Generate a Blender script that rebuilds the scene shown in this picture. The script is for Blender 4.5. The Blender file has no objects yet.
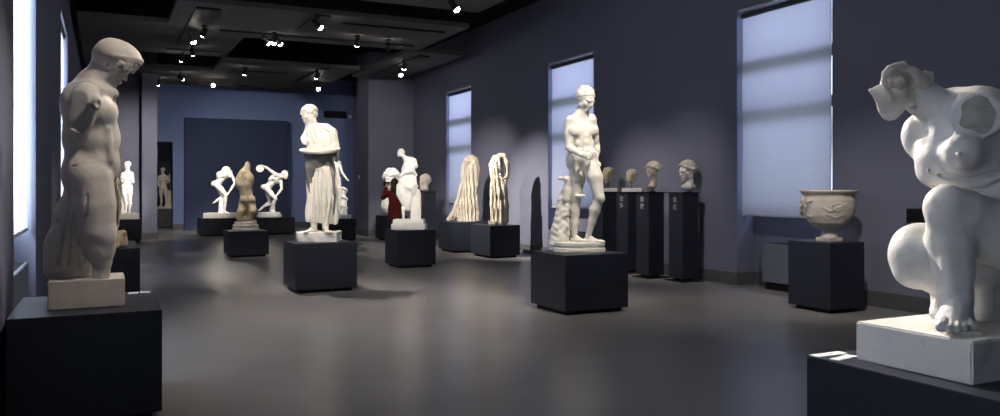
import bpy, bmesh, math, random
import numpy as np
from mathutils import Vector

# ------------------------------------------------------------------ camera, world, exposure
SC = bpy.context.scene
COL = SC.collection
F = 807.0
YAW = math.atan(395.0 / 807.0)
SN, CS = math.sin(YAW), math.cos(YAW)
EYE, HOR = 1.55, 188.0

cam_d = bpy.data.cameras.new('camera')
cam = bpy.data.objects.new('camera', cam_d)
COL.objects.link(cam)
cam.location = (0, 0, EYE)
cam.rotation_euler = (math.pi / 2, 0, -YAW)
cam_d.sensor_width = 36.0
cam_d.lens = F / 1000.0 * 36.0
cam_d.shift_y = (HOR - 208.0) / 1000.0
cam_d.clip_start = 0.05
cam_d.clip_end = 200
SC.camera = cam

SC.view_settings.view_transform = 'Standard'
SC.view_settings.look = 'None'
SC.view_settings.exposure = 0.13
SC.view_settings.gamma = 1.0
SC.view_settings.use_curve_mapping = False

world = bpy.data.worlds.new('dusk_sky')
SC.world = world
world.use_nodes = True
world.node_tree.nodes['Background'].inputs[0].default_value = (0.66, 0.80, 1.0, 1)
world.node_tree.nodes['Background'].inputs[1].default_value = 2.6

KEY = 1.0          # overall strength of the gallery spots
DAY = 1.2          # overall strength of the daylight behind the blinds


def area_light(name, loc, rot, sx, sy, power, color):
    d = bpy.data.lights.new(name, 'AREA')
    d.shape = 'RECTANGLE'
    d.size, d.size_y = sx, sy
    d.energy = power
    d.color = color
    o = bpy.data.objects.new(name, d)
    o.location = loc
    o.rotation_euler = rot
    COL.objects.link(o)
    return o


WIN_R = [(-4.3, -2.4), (1.9, 3.8), (8.02, 9.9), (14.1, 16.0), (20.3, 22.1)]     # right wall niches, Y ranges
WIN_L = [(-4.3, -2.4), (1.2, 3.3), (7.1, 9.25), (14.4, 16.9)]                # left wall niches
WX, LX = 9.05, -0.62
DAYC = (0.54, 0.62, 1.0)
for i, (a, b) in enumerate(WIN_R):
    area_light('daylight', (WX + 2.6, (a + b) / 2, 4.5), (0, math.pi / 2 + math.radians(-30), 0), 1.3, 1.6,
               (20, 60, 170, 230, 270)[i] * DAY, DAYC)
for i, (a, b) in enumerate(WIN_L):
    area_light('daylight', (LX - 0.9, (a + b) / 2, 2.7), (0, -math.pi / 2, 0), 3.6, b - a + 0.3,
               (60, 620, 640, 420)[i] * DAY, (.82, .92, 1.0))

# ------------------------------------------------------------------ materials


def mat(name, col, rough=0.6, spec=0.5, metal=0.0, mott=None, bump=None, emit=None, grime=None):
    m = bpy.data.materials.new(name)
    m.use_nodes = True
    nt = m.node_tree
    b = nt.nodes['Principled BSDF']
    b.inputs['Base Color'].default_value = (*col, 1)
    b.inputs['Roughness'].default_value = rough
    b.inputs['Specular IOR Level'].default_value = spec
    b.inputs['Metallic'].default_value = metal
    if emit:
        b.inputs['Emission Color'].default_value = (*emit[0], 1)
        b.inputs['Emission Strength'].default_value = emit[1]
    tc = nt.nodes.new('ShaderNodeTexCoord')
    if mott:                                   # (second colour, scale, contrast)
        n = nt.nodes.new('ShaderNodeTexNoise')
        n.inputs['Scale'].default_value = mott[1]
        n.inputs['Detail'].default_value = 8
        n.inputs['Roughness'].default_value = 0.62
        nt.links.new(tc.outputs['Object'], n.inputs['Vector'])
        r = nt.nodes.new('ShaderNodeValToRGB')
        r.color_ramp.elements[0].position = 0.5 - mott[2]
        r.color_ramp.elements[1].position = 0.5 + mott[2]
        r.color_ramp.elements[0].color = (*mott[0], 1)
        r.color_ramp.elements[1].color = (*col, 1)
        nt.links.new(n.outputs['Fac'], r.inputs['Fac'])
        out = r.outputs['Color']
        if grime:                              # (colour, scale, threshold): stains with a shape of their own
            g = nt.nodes.new('ShaderNodeTexNoise')
            g.inputs['Scale'].default_value = grime[1]
            g.inputs['Detail'].default_value = 6
            g.inputs['Distortion'].default_value = 0.8
            nt.links.new(tc.outputs['Object'], g.inputs['Vector'])
            gr = nt.nodes.new('ShaderNodeValToRGB')
            gr.color_ramp.elements[0].position = grime[2]
            gr.color_ramp.elements[1].position = grime[2] + 0.12
            nt.links.new(g.outputs['Fac'], gr.inputs['Fac'])
            mx = nt.nodes.new('ShaderNodeMix')
            mx.data_type = 'RGBA'
            nt.links.new(gr.outputs['Color'], mx.inputs['Factor'])
            nt.links.new(out, mx.inputs['A'])
            mx.inputs['B'].default_value = (*grime[0], 1)
            out = mx.outputs['Result']
        nt.links.new(out, b.inputs['Base Color'])
    if bump:                                   # (scale, strength, distance)
        n = nt.nodes.new('ShaderNodeTexNoise')
        n.inputs['Scale'].default_value = bump[0]
        n.inputs['Detail'].default_value = 5
        nt.links.new(tc.outputs['Object'], n.inputs['Vector'])
        bp = nt.nodes.new('ShaderNodeBump')
        bp.inputs['Strength'].default_value = bump[1]
        bp.inputs['Distance'].default_value = bump[2]
        nt.links.new(n.outputs['Fac'], bp.inputs['Height'])
        nt.links.new(bp.outputs['Normal'], b.inputs['Normal'])
    return m


M = {}
M['floor'] = mat('polished_concrete', (0.245, 0.236, 0.242), 0.30, 0.5, mott=((0.165, 0.158, 0.162), 0.9, 0.28), bump=(30, 0.05, 0.002))
M['wall'] = mat('grey_plaster', (0.152, 0.160, 0.228), 0.9, 0.2, mott=((0.138, 0.146, 0.210), 1.2, 0.3), bump=(60, 0.08, 0.002))
M['wall_blue'] = mat('blue_grey_plaster', (0.17, 0.23, 0.46), 0.9, 0.2, mott=((0.15, 0.21, 0.43), 1.0, 0.3))
M['panel_blue'] = mat('dark_blue_panel', (0.034, 0.046, 0.100), 0.85, 0.2)
M['baseboard'] = mat('dark_grey_skirting', (0.075, 0.077, 0.088), 0.6, 0.3)
M['ceiling'] = mat('black_ceiling', (0.012, 0.012, 0.013), 0.9, 0.1)
M['raft'] = mat('charcoal_ceiling_board', (0.09, 0.088, 0.088), 0.85, 0.2)
M['track'] = mat('black_track_metal', (0.008, 0.008, 0.009), 0.5, 0.3)
M['plinth'] = mat('anthracite_lacquer', (0.016, 0.020, 0.033), 0.42, 0.4, mott=((0.014, 0.017, 0.028), 2.0, 0.3), bump=(90, 0.05, 0.001))
M['toe'] = mat('black_plinth_foot', (0.006, 0.006, 0.007), 0.7, 0.2)
M['marble'] = mat('white_marble', (0.80, 0.77, 0.71), 0.48, 0.35, mott=((0.66, 0.63, 0.57), 5.0, 0.22), bump=(60, 0.12, 0.003))
M['plaster'] = mat('white_plaster_cast', (0.80, 0.80, 0.79), 0.6, 0.3, mott=((0.66, 0.66, 0.66), 5.0, 0.2))
M['cream'] = mat('cream_marble', (0.50, 0.455, 0.385), 0.5, 0.3, mott=((0.34, 0.305, 0.25), 4.0, 0.22), bump=(50, 0.18, 0.003))
M['beige'] = mat('weathered_beige_marble', (0.66, 0.615, 0.57), 0.55, 0.3, mott=((0.48, 0.44, 0.40), 5.0, 0.2), bump=(60, 0.3, 0.003),
                 grime=((0.27, 0.23, 0.20), 3.2, 0.60))
M['tan'] = mat('honey_brown_marble', (0.58, 0.50, 0.36), 0.5, 0.3, mott=((0.36, 0.28, 0.17), 4.0, 0.2), bump=(45, 0.3, 0.004),
               grime=((0.24, 0.18, 0.10), 4.0, 0.58))
M['greymarble'] = mat('veined_grey_marble', (0.66, 0.655, 0.66), 0.45, 0.35, mott=((0.50, 0.49, 0.49), 4.5, 0.22), bump=(55, 0.22, 0.003),
                      grime=((0.45, 0.38, 0.31), 3.5, 0.60))
M['breakface'] = mat('rough_broken_stone', (0.42, 0.40, 0.375), 0.9, 0.2, mott=((0.27, 0.255, 0.24), 14, 0.2), bump=(60, 0.8, 0.01))
M['block'] = mat('pale_stone_block', (0.74, 0.72, 0.70), 0.6, 0.3, mott=((0.60, 0.585, 0.57), 3.5, 0.2), bump=(70, 0.15, 0.002),
                 grime=((0.42, 0.41, 0.41), 5, 0.63))
M['travertine'] = mat('beige_travertine_block', (0.60, 0.54, 0.49), 0.7, 0.3, mott=((0.47, 0.42, 0.37), 6, 0.2), bump=(60, 0.3, 0.003))
M['stone'] = mat('warm_grey_marble', (0.60, 0.56, 0.51), 0.55, 0.3, mott=((0.42, 0.38, 0.34), 6, 0.2), bump=(60, 0.3, 0.003))
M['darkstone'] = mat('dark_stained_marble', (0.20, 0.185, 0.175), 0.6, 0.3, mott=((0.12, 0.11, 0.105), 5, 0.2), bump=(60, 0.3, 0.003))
M['frame'] = mat('dark_window_frame', (0.03, 0.032, 0.04), 0.5, 0.4)
M['sill'] = mat('grey_metal_box', (0.12, 0.135, 0.175), 0.6, 0.3)
M['rail'] = mat('brushed_aluminium_rail', (0.55, 0.60, 0.68), 0.35, 0.5, metal=0.6)
M['black'] = mat('matt_black_box', (0.006, 0.006, 0.007), 0.6, 0.3)
M['lens'] = mat('lit_lamp_lens', (1, 0.95, 0.85), 0.4, 0.2, emit=((1.0, 0.93, 0.80), 45.0))
M['card'] = mat('white_label_card', (0.75, 0.77, 0.80), 0.6, 0.3)
M['ink'] = mat('grey_caption_print', (0.30, 0.33, 0.38), 0.7, 0.2)
M['red'] = mat('dark_red_wool', (0.075, 0.007, 0.008), 0.9, 0.2, bump=(120, 0.4, 0.004))
M['hair'] = mat('dark_brown_hair', (0.014, 0.010, 0.008), 0.6, 0.3)
M['cloth'] = mat('black_trouser_cloth', (0.012, 0.012, 0.016), 0.9, 0.2)
M['skin'] = mat('light_skin', (0.55, 0.34, 0.25), 0.5, 0.3)
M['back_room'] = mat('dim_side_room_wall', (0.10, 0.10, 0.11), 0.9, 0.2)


def blind_material():
    m = bpy.data.materials.new('translucent_roller_blind')
    m.use_nodes = True
    nt = m.node_tree
    nt.nodes.clear()
    out = nt.nodes.new('ShaderNodeOutputMaterial')
    dif = nt.nodes.new('ShaderNodeBsdfDiffuse')
    tra = nt.nodes.new('ShaderNodeBsdfTranslucent')
    mix = nt.nodes.new('ShaderNodeMixShader')
    mix.inputs[0].default_value = 0.5
    tc = nt.nodes.new('ShaderNodeTexCoord')
    w = nt.nodes.new('ShaderNodeTexWave')
    w.wave_type = 'BANDS'
    w.bands_direction = 'Z'
    w.inputs['Scale'].default_value = 16
    w.inputs['Distortion'].default_value = 0.6
    r = nt.nodes.new('ShaderNodeValToRGB')
    r.color_ramp.elements[0].color = (0.27, 0.27, 0.29, 1)
    r.color_ramp.elements[1].color = (0.31, 0.31, 0.33, 1)
    nt.links.new(tc.outputs['Object'], w.inputs['Vector'])
    nt.links.new(w.outputs['Fac'], r.inputs['Fac'])
    nt.links.new(r.outputs['Color'], dif.inputs['Color'])
    nt.links.new(r.outputs['Color'], tra.inputs['Color'])
    nt.links.new(dif.outputs[0], mix.inputs[1])
    nt.links.new(tra.outputs[0], mix.inputs[2])
    nt.links.new(mix.outputs[0], out.inputs[0])
    return m


def glass_material():
    m = bpy.data.materials.new('window_glass')
    m.use_nodes = True
    nt = m.node_tree
    nt.nodes.clear()
    out = nt.nodes.new('ShaderNodeOutputMaterial')
    t = nt.nodes.new('ShaderNodeBsdfTransparent')
    g = nt.nodes.new('ShaderNodeBsdfGlossy')
    g.inputs['Roughness'].default_value = 0.02
    mix = nt.nodes.new('ShaderNodeMixShader')
    mix.inputs[0].default_value = 0.06
    nt.links.new(t.outputs[0], mix.inputs[1])
    nt.links.new(g.outputs[0], mix.inputs[2])
    nt.links.new(mix.outputs[0], out.inputs[0])
    return m


M['blind'] = blind_material()
M['glass'] = glass_material()

# ------------------------------------------------------------------ object helpers


def tag(o, label=None, cat=None, group=None, kind=None):
    if label: o['label'] = label
    if cat: o['category'] = cat
    if group: o['group'] = group
    if kind: o['kind'] = kind
    return o


def thing(name, label, cat, loc=(0, 0, 0), rz=0.0, group=None):
    o = bpy.data.objects.new(name, None)
    o.empty_display_size = 0.1
    COL.objects.link(o)
    o.location = loc
    o.rotation_euler = (0, 0, rz)
    return tag(o, label, cat, group)


class MB:
    """collects boxes, prisms, tubes and lathes into one mesh"""
    def __init__(self):
        self.bm = bmesh.new()

    def box(self, x0, x1, y0, y1, z0, z1, bev=0.0):
        b = bmesh.new()
        vs = [b.verts.new((x, y, z)) for x in (x0, x1) for y in (y0, y1) for z in (z0, z1)]
        for q in ((0, 1, 3, 2), (4, 6, 7, 5), (0, 4, 5, 1), (2, 3, 7, 6), (0, 2, 6, 4), (1, 5, 7, 3)):
            b.faces.new([vs[i] for i in q])
        if bev:
            bmesh.ops.bevel(b, geom=b.edges[:], offset=bev, segments=2, affect='EDGES')
        bmesh.ops.recalc_face_normals(b, faces=b.faces[:])
        self.merge(b)
        return self

    def merge(self, b):
        me = bpy.data.meshes.new('tmp')
        b.to_mesh(me)
        b.free()
        self.bm.from_mesh(me)
        bpy.data.meshes.remove(me)

    def lathe(self, prof, c=(0, 0, 0), n=32, sx=1.0, sy=1.0, rot=None):
        b = bmesh.new()
        rings = []
        for r, z in prof:
            ring = []
            for i in range(n):
                a = 2 * math.pi * i / n
                p = Vector((r * sx * math.cos(a), r * sy * math.sin(a), z))
                if rot is not None:
                    p = rot @ p
                ring.append(b.verts.new(p + Vector(c)))
            rings.append(ring)
        for k in range(len(rings) - 1):
            for i in range(n):
                j = (i + 1) % n
                b.faces.new((rings[k][i], rings[k][j], rings[k + 1][j], rings[k + 1][i]))
        b.faces.new(rings[0][::-1])
        b.faces.new(rings[-1])
        bmesh.ops.recalc_face_normals(b, faces=b.faces[:])
        self.merge(b)
        return self

    def tube(self, a, bb, r, n=10):
        a, bb = Vector(a), Vector(bb)
        q = (bb - a).to_track_quat('Z', 'Y').to_matrix()
        L = (bb - a).length
        return self.lathe([(r, 0), (r, L)], a, n, rot=q)

    def build(self, name, m, parent=None, smooth=False):
        me = bpy.data.meshes.new(name)
        self.bm.to_mesh(me)
        self.bm.free()
        me.materials.append(m)
        if smooth:
            me.shade_smooth()
            me.set_sharp_from_angle(angle=math.radians(38))
        o = bpy.data.objects.new(name, me)
        COL.objects.link(o)
        if parent:
            o.parent = parent
        return o


def struct(name, mb, m, smooth=False):
    o = mb.build(name, m, None, smooth)
    o['kind'] = 'structure'
    return o


# ------------------------------------------------------------------ sculpting: a small distance field and surface nets
I3 = np.eye(3)


def unit(v):
    v = np.asarray(v, float)
    n = np.linalg.norm(v)
    return v / n if n > 1e-9 else v


class Field:
    """A signed distance grid in a statue's own frame: x right, y away from the viewer's side, z up. Units: one unit is `scale` metres."""
    def __init__(self, lo, hi, h):
        self.lo = np.array(lo, float)
        self.h = h
        n = [int(math.ceil((b - a) / h)) + 1 for a, b in zip(lo, hi)]
        self.n = n
        self.ax = [(self.lo[i] + h * np.arange(n[i])).astype(np.float32) for i in range(3)]
        self.D = np.full(n, 50.0, np.float32)

    def sub(self, lo, hi):
        sl = []
        for i in range(3):
            a = max(0, int(math.floor((lo[i] - self.lo[i]) / self.h)))
            b = min(self.n[i], int(math.ceil((hi[i] - self.lo[i]) / self.h)) + 1)
            if b - a < 1:
                return None
            sl.append(slice(a, b))
        X = self.ax[0][sl[0]][:, None, None]
        Y = self.ax[1][sl[1]][None, :, None]
        Z = self.ax[2][sl[2]][None, None, :]
        return tuple(sl), X, Y, Z

    def put(self, sl, d, k, op):
        A = self.D[sl]
        if op == 'add':
            if k > 0:
                q = np.maximum(k - np.abs(A - d), 0) / k
                self.D[sl] = np.minimum(A, d) - q * q * k * 0.25
            else:
                self.D[sl] = np.minimum(A, d)
        elif op == 'cut':
            d = -d
            if k > 0:
                q = np.maximum(k - np.abs(A - d), 0) / k
                self.D[sl] = np.maximum(A, d) + q * q * k * 0.25
            else:
                self.D[sl] = np.maximum(A, d)
        return self

    def ell(self, c, r, A=None, k=2.0, op='add'):
        A = I3 if A is None else np.asarray(A, float)
        c = np.asarray(c, float)
        m = max(r) + k + 2 * self.h
        s = self.sub(c - m, c + m)
        if s is None: return self
        sl, X, Y, Z = s
        x, y, z = X - c[0], Y - c[1], Z - c[2]
        k0 = 0; k1 = 0
        for i in range(3):
            t = x * A[i, 0] + y * A[i, 1] + z * A[i, 2]
            k0 = k0 + (t / r[i]) ** 2
            k1 = k1 + (t / (r[i] * r[i])) ** 2
        k0 = np.sqrt(k0); k1 = np.sqrt(k1) + 1e-6
        return self.put(sl, (k0 * (k0 - 1) / k1).astype(np.float32), k, op)

    def cone(self, a, b, ra, rb, k=2.0, op='add', sy=1.0):
        a = np.asarray(a, float); b = np.asarray(b, float)
        rm = max(ra, rb) * max(1, sy) + k + 2 * self.h
        s = self.sub(np.minimum(a, b) - rm, np.maximum(a, b) + rm)
        if s is None: return self
        sl, X, Y, Z = s
        sc = np.array([1, 1 / sy, 1])
        aa, bb = a * sc, b * sc
        ab = bb - aa
        L = float(ab @ ab) + 1e-9
        x, y, z = X - aa[0], Y / sy - aa[1], Z - aa[2]
        t = np.clip((x * ab[0] + y * ab[1] + z * ab[2]) / L, 0, 1)
        d = np.sqrt((x - t * ab[0]) ** 2 + (y - t * ab[1]) ** 2 + (z - t * ab[2]) ** 2) - (ra + (rb - ra) * t)
        return self.put(sl, (d * min(1, sy)).astype(np.float32), k, op)

    def chain(self, pts, k=2.0, op='add', sy=1.0):
        """pts: list of (x,y,z,r)"""
        for p, q in zip(pts[:-1], pts[1:]):
            self.cone(p[:3], q[:3], p[3], q[3], k, op, sy)
        return self

    def box(self, c, r, A=None, rd=0.5, k=0.0, op='add'):
        A = I3 if A is None else np.asarray(A, float)
        c = np.asarray(c, float)
        m = math.sqrt(sum(v * v for v in r)) + k + 2 * self.h
        s = self.sub(c - m, c + m)
        if s is None: return self
        sl, X, Y, Z = s
        x, y, z = X - c[0], Y - c[1], Z - c[2]
        q = [np.abs(x * A[i, 0] + y * A[i, 1] + z * A[i, 2]) - (r[i] - rd) for i in range(3)]
        out = np.sqrt(sum(np.maximum(v, 0) ** 2 for v in q))
        ins = np.minimum(np.maximum(np.maximum(q[0], q[1]), q[2]), 0)
        return self.put(sl, (out + ins - rd).astype(np.float32), k, op)

    def lathe(self, prof, c, k=0.0, op='add', sx=1.0, sy=1.0, f=0.8):
        zs = [p[1] for p in prof]; rs = [p[0] for p in prof]
        c = np.asarray(c, float)
        m = max(rs) * max(sx, sy) + k + 2 * self.h
        s = self.sub((c[0] - m, c[1] - m, c[2] + min(zs) - k - 2), (c[0] + m, c[1] + m, c[2] + max(zs) + k + 2))
        if s is None: return self
        sl, X, Y, Z = s
        z = Z - c[2]
        R = np.interp(z.ravel(), zs, rs).reshape(z.shape)
        rho = np.sqrt(((X - c[0]) / sx) ** 2 + ((Y - c[1]) / sy) ** 2)
        d = np.maximum((rho - R) * f, np.maximum(z - max(zs), min(zs) - z))
        return self.put(sl, d.astype(np.float32), k, op)

    def warp(self, fn, lo=None, hi=None):
        """adds fn(X,Y,Z) to the field"""
        lo = self.lo if lo is None else lo
        hi = [a[-1] for a in self.ax] if hi is None else hi
        s = self.sub(lo, hi)
        if s is None: return self
        sl, X, Y, Z = s
        self.D[sl] += fn(X, Y, Z).astype(np.float32)
        return self

    def snap(self):
        self.F0 = self.D.copy()
        return self

    def front(self, x, z):
        i = int(round((x - self.lo[0]) / self.h)); j = int(round((z - self.lo[2]) / self.h))
        if not (0 <= i < self.n[0] and 0 <= j < self.n[2]): return None
        col = getattr(self, 'F0', self.D)[i, :, j] < 0
        if not col.any(): return None
        return self.lo[1] + self.h * int(np.argmax(col))

    def mesh(self):
        """naive surface nets -> verts, quads"""
        D = self.D
        for a in range(3):       # keep the shell closed at the grid's border
            idx = [slice(None)] * 3
            idx[a] = 0; D[tuple(idx)] = np.maximum(D[tuple(idx)], 0.3)
            idx[a] = -1; D[tuple(idx)] = np.maximum(D[tuple(idx)], 0.3)
        D = np.where(np.abs(D) < 1e-4, 1e-4, D)
        S = D < 0
        c = np.zeros([v - 1 for v in S.shape], np.uint8)
        for i in (0, 1):
            for j in (0, 1):
                for k in (0, 1):
                    c += S[i:S.shape[0] - 1 + i, j:S.shape[1] - 1 + j, k:S.shape[2] - 1 + k]
        act = np.argwhere((c > 0) & (c < 8))
        if len(act) == 0: return np.zeros((0, 3)), np.zeros((0, 4), int)
        idx = -np.ones(c.shape, np.int64)
        idx[act[:, 0], act[:, 1], act[:, 2]] = np.arange(len(act))
        pos = np.zeros((len(act), 3)); cnt = np.zeros(len(act))
        corners = [(i, j, k) for i in (0, 1) for j in (0, 1) for k in (0, 1)]
        for p in corners:
            for a in range(3):
                if p[a] == 1: continue
                q = list(p); q[a] = 1
                d0 = D[act[:, 0] + p[0], act[:, 1] + p[1], act[:, 2] + p[2]]
                d1 = D[act[:, 0] + q[0], act[:, 1] + q[1], act[:, 2] + q[2]]
                m = (d0 < 0) != (d1 < 0)
                t = np.where(m, d0 / np.where(m, d0 - d1, 1), 0)
                for b in range(3):
                    pos[:, b] += np.where(m, p[b] + (t if b == a else 0), 0)
                cnt += m
        V = (act + pos / cnt[:, None]) * self.h + self.lo
        quads = []
        for a in range(3):
            b, d = (a + 1) % 3, (a + 2) % 3
            sa = [slice(None)] * 3; sb = [slice(None)] * 3
            sa[a] = slice(0, -1); sb[a] = slice(1, None)
            x = S[tuple(sa)] != S[tuple(sb)]
            e = np.argwhere(x)
            e = e[(e[:, b] > 0) & (e[:, d] > 0) & (e[:, b] < c.shape[b]) & (e[:, d] < c.shape[d])]
            ins = S[e[:, 0], e[:, 1], e[:, 2]]
            o = []
            for db, dd in ((1, 1), (0, 1), (0, 0), (1, 0)):
                g = e.copy(); g[:, b] -= db; g[:, d] -= dd
                o.append(idx[g[:, 0], g[:, 1], g[:, 2]])
            q = np.stack(o, 1)
            q[~ins] = q[~ins][:, ::-1]
            quads.append(q)
        Q = np.concatenate(quads)
        return V, Q[(Q >= 0).all(1)]


def mesh_object(name, V, Q, m, parent=None):
    me = bpy.data.meshes.new(name)
    me.vertices.add(len(V))
    me.vertices.foreach_set('co', np.asarray(V, np.float32).ravel())
    me.loops.add(len(Q) * 4)
    me.loops.foreach_set('vertex_index', np.asarray(Q, np.int32).ravel())
    me.polygons.add(len(Q))
    me.polygons.foreach_set('loop_start', np.arange(0, len(Q) * 4, 4, dtype=np.int32))
    me.polygons.foreach_set('use_smooth', np.ones(len(Q), bool))
    me.update(calc_edges=True)
    me.validate()
    me.materials.append(m)
    o = bpy.data.objects.new(name, me)
    COL.objects.link(o)
    if parent: o.parent = parent
    return o


class Figure:
    """One sculpture. Sizes in its own frame are in units of 1/807 of its distance from the entrance, so a unit is a few
    millimetres; the frame stands at the sculpture's place and is turned with the visitor's view of the hall."""
    def __init__(self, X, Y, zt, ur, vr, yr, h):
        self.d0 = X * SN + Y * CS
        self.u0 = 500 + F * (X * CS - Y * SN) / self.d0
        self.v0 = HOR + (EYE - zt) * F / self.d0
        self.s = self.d0 / F
        self.loc = (X, Y, zt)
        self.h = h
        a = (ur[0] - self.u0, yr[0], self.v0 - vr[1])
        b = (ur[1] - self.u0, yr[1], self.v0 - vr[0])
        self.lo, self.hi = np.minimum(a, b), np.maximum(a, b)
        self.f = Field(self.lo, self.hi, h)
        self.root = None

    def P(self, u, v, y=0.0):
        q = 1 + y / F
        return np.array(((u - 500) * q - (self.u0 - 500), y, (HOR - v) * q - (HOR - self.v0)))

    def R(self, pts):
        return [(*self.P(u, v, y), r) for u, v, y, r in pts]

    def c(self, pts, k=2.0, op='add', sy=1.0):
        self.f.chain(self.R(pts), k, op, sy)
        return self

    def e(self, u, v, y, r, A=None, k=2.0, op='add'):
        self.f.ell(self.P(u, v, y), r, A, k, op)
        return self

    def ridge(self, uv, r, off=0.0, k=1.0, op='add', src=None, step=1.6):
        """a fold or groove laid along the carved front surface"""
        f = src or self.f
        pts = []
        for (a, b) in zip(uv[:-1], uv[1:]):
            n = max(1, int(math.hypot(b[0] - a[0], b[1] - a[1]) / (step * max(.6, r * .7))))
            for i in range(n):
                t = i / n
                pts.append((a[0] + (b[0] - a[0]) * t, a[1] + (b[1] - a[1]) * t))
        pts.append(uv[-1])
        out = []
        ys = []
        for i, (u, v) in enumerate(pts):
            p = self.P(u, v, 0)
            y = f.front(p[0], p[2])
            if y is not None:
                p = self.P(u, v, y)
                y2 = f.front(p[0], p[2])
                y = y if y2 is None else y2
            ys.append(y)
        for i, (u, v) in enumerate(pts):
            if ys[i] is None: continue
            near = [q for q in ys[max(0, i - 2):i + 3] if q is not None and abs(q - ys[i]) < 3 * r + 2]
            y2 = sum(near) / len(near)
            p = self.P(u, v, y2)
            t = i / max(1, len(pts) - 1)
            rr = r * (0.55 + 0.45 * math.sin(math.pi * min(1, max(0, t * 0.9 + 0.05))))
            out.append((p[0], y2 + off, p[2], rr))
        for p, q in zip(out[:-1], out[1:]):
            if abs(p[1] - q[1]) > 4 * r + 4: continue
            self.f.cone(p[:3], q[:3], p[3], q[3], k, op)
        return self

    def sole(self, u, y, ztop, L, lift=.262):
        """an ankle so high that the sole of a foot of length L rests on height ztop (in units)"""
        q = 1 + y / F
        return np.array(((u - 500) * q - (self.u0 - 500), y, ztop + lift * L))

    def part(self):
        o = object.__new__(Figure)
        o.__dict__.update(self.__dict__)
        o.f = Field(self.lo, self.hi, self.h)
        return o

    def place(self, name, label, cat, group=None):
        self.root = thing(name, label, cat, self.loc, -YAW, group)
        return self.root

    def out(self, name, m, root, label=None, matfn=None):
        self.f.D = np.maximum(self.f.D, -(self.f.ax[2][None, None, :] - 0.02))
        V, Q = self.f.mesh()
        o = mesh_object(name, V * self.s, Q, m, root)
        if label: o['label'] = label
        self.f = None
        return o


def axes(yaw, pitch=0.0, roll=0.0):
    """right, forward, up rows of a head or foot. yaw 0 looks at the viewer, +90 looks right, -90 left; pitch down positive"""
    a, p, r = math.radians(yaw), math.radians(pitch), math.radians(roll)
    fwd = np.array((math.sin(a) * math.cos(p), -math.cos(a) * math.cos(p), -math.sin(p)))
    side = np.array((-math.cos(a), -math.sin(a), 0.0))
    up = np.cross(side, fwd)
    if up[2] < 0: up = -up
    side2 = side * math.cos(r) + up * math.sin(r)
    up2 = up * math.cos(r) - side * math.sin(r)
    return np.array((side2, fwd, up2))


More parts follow.
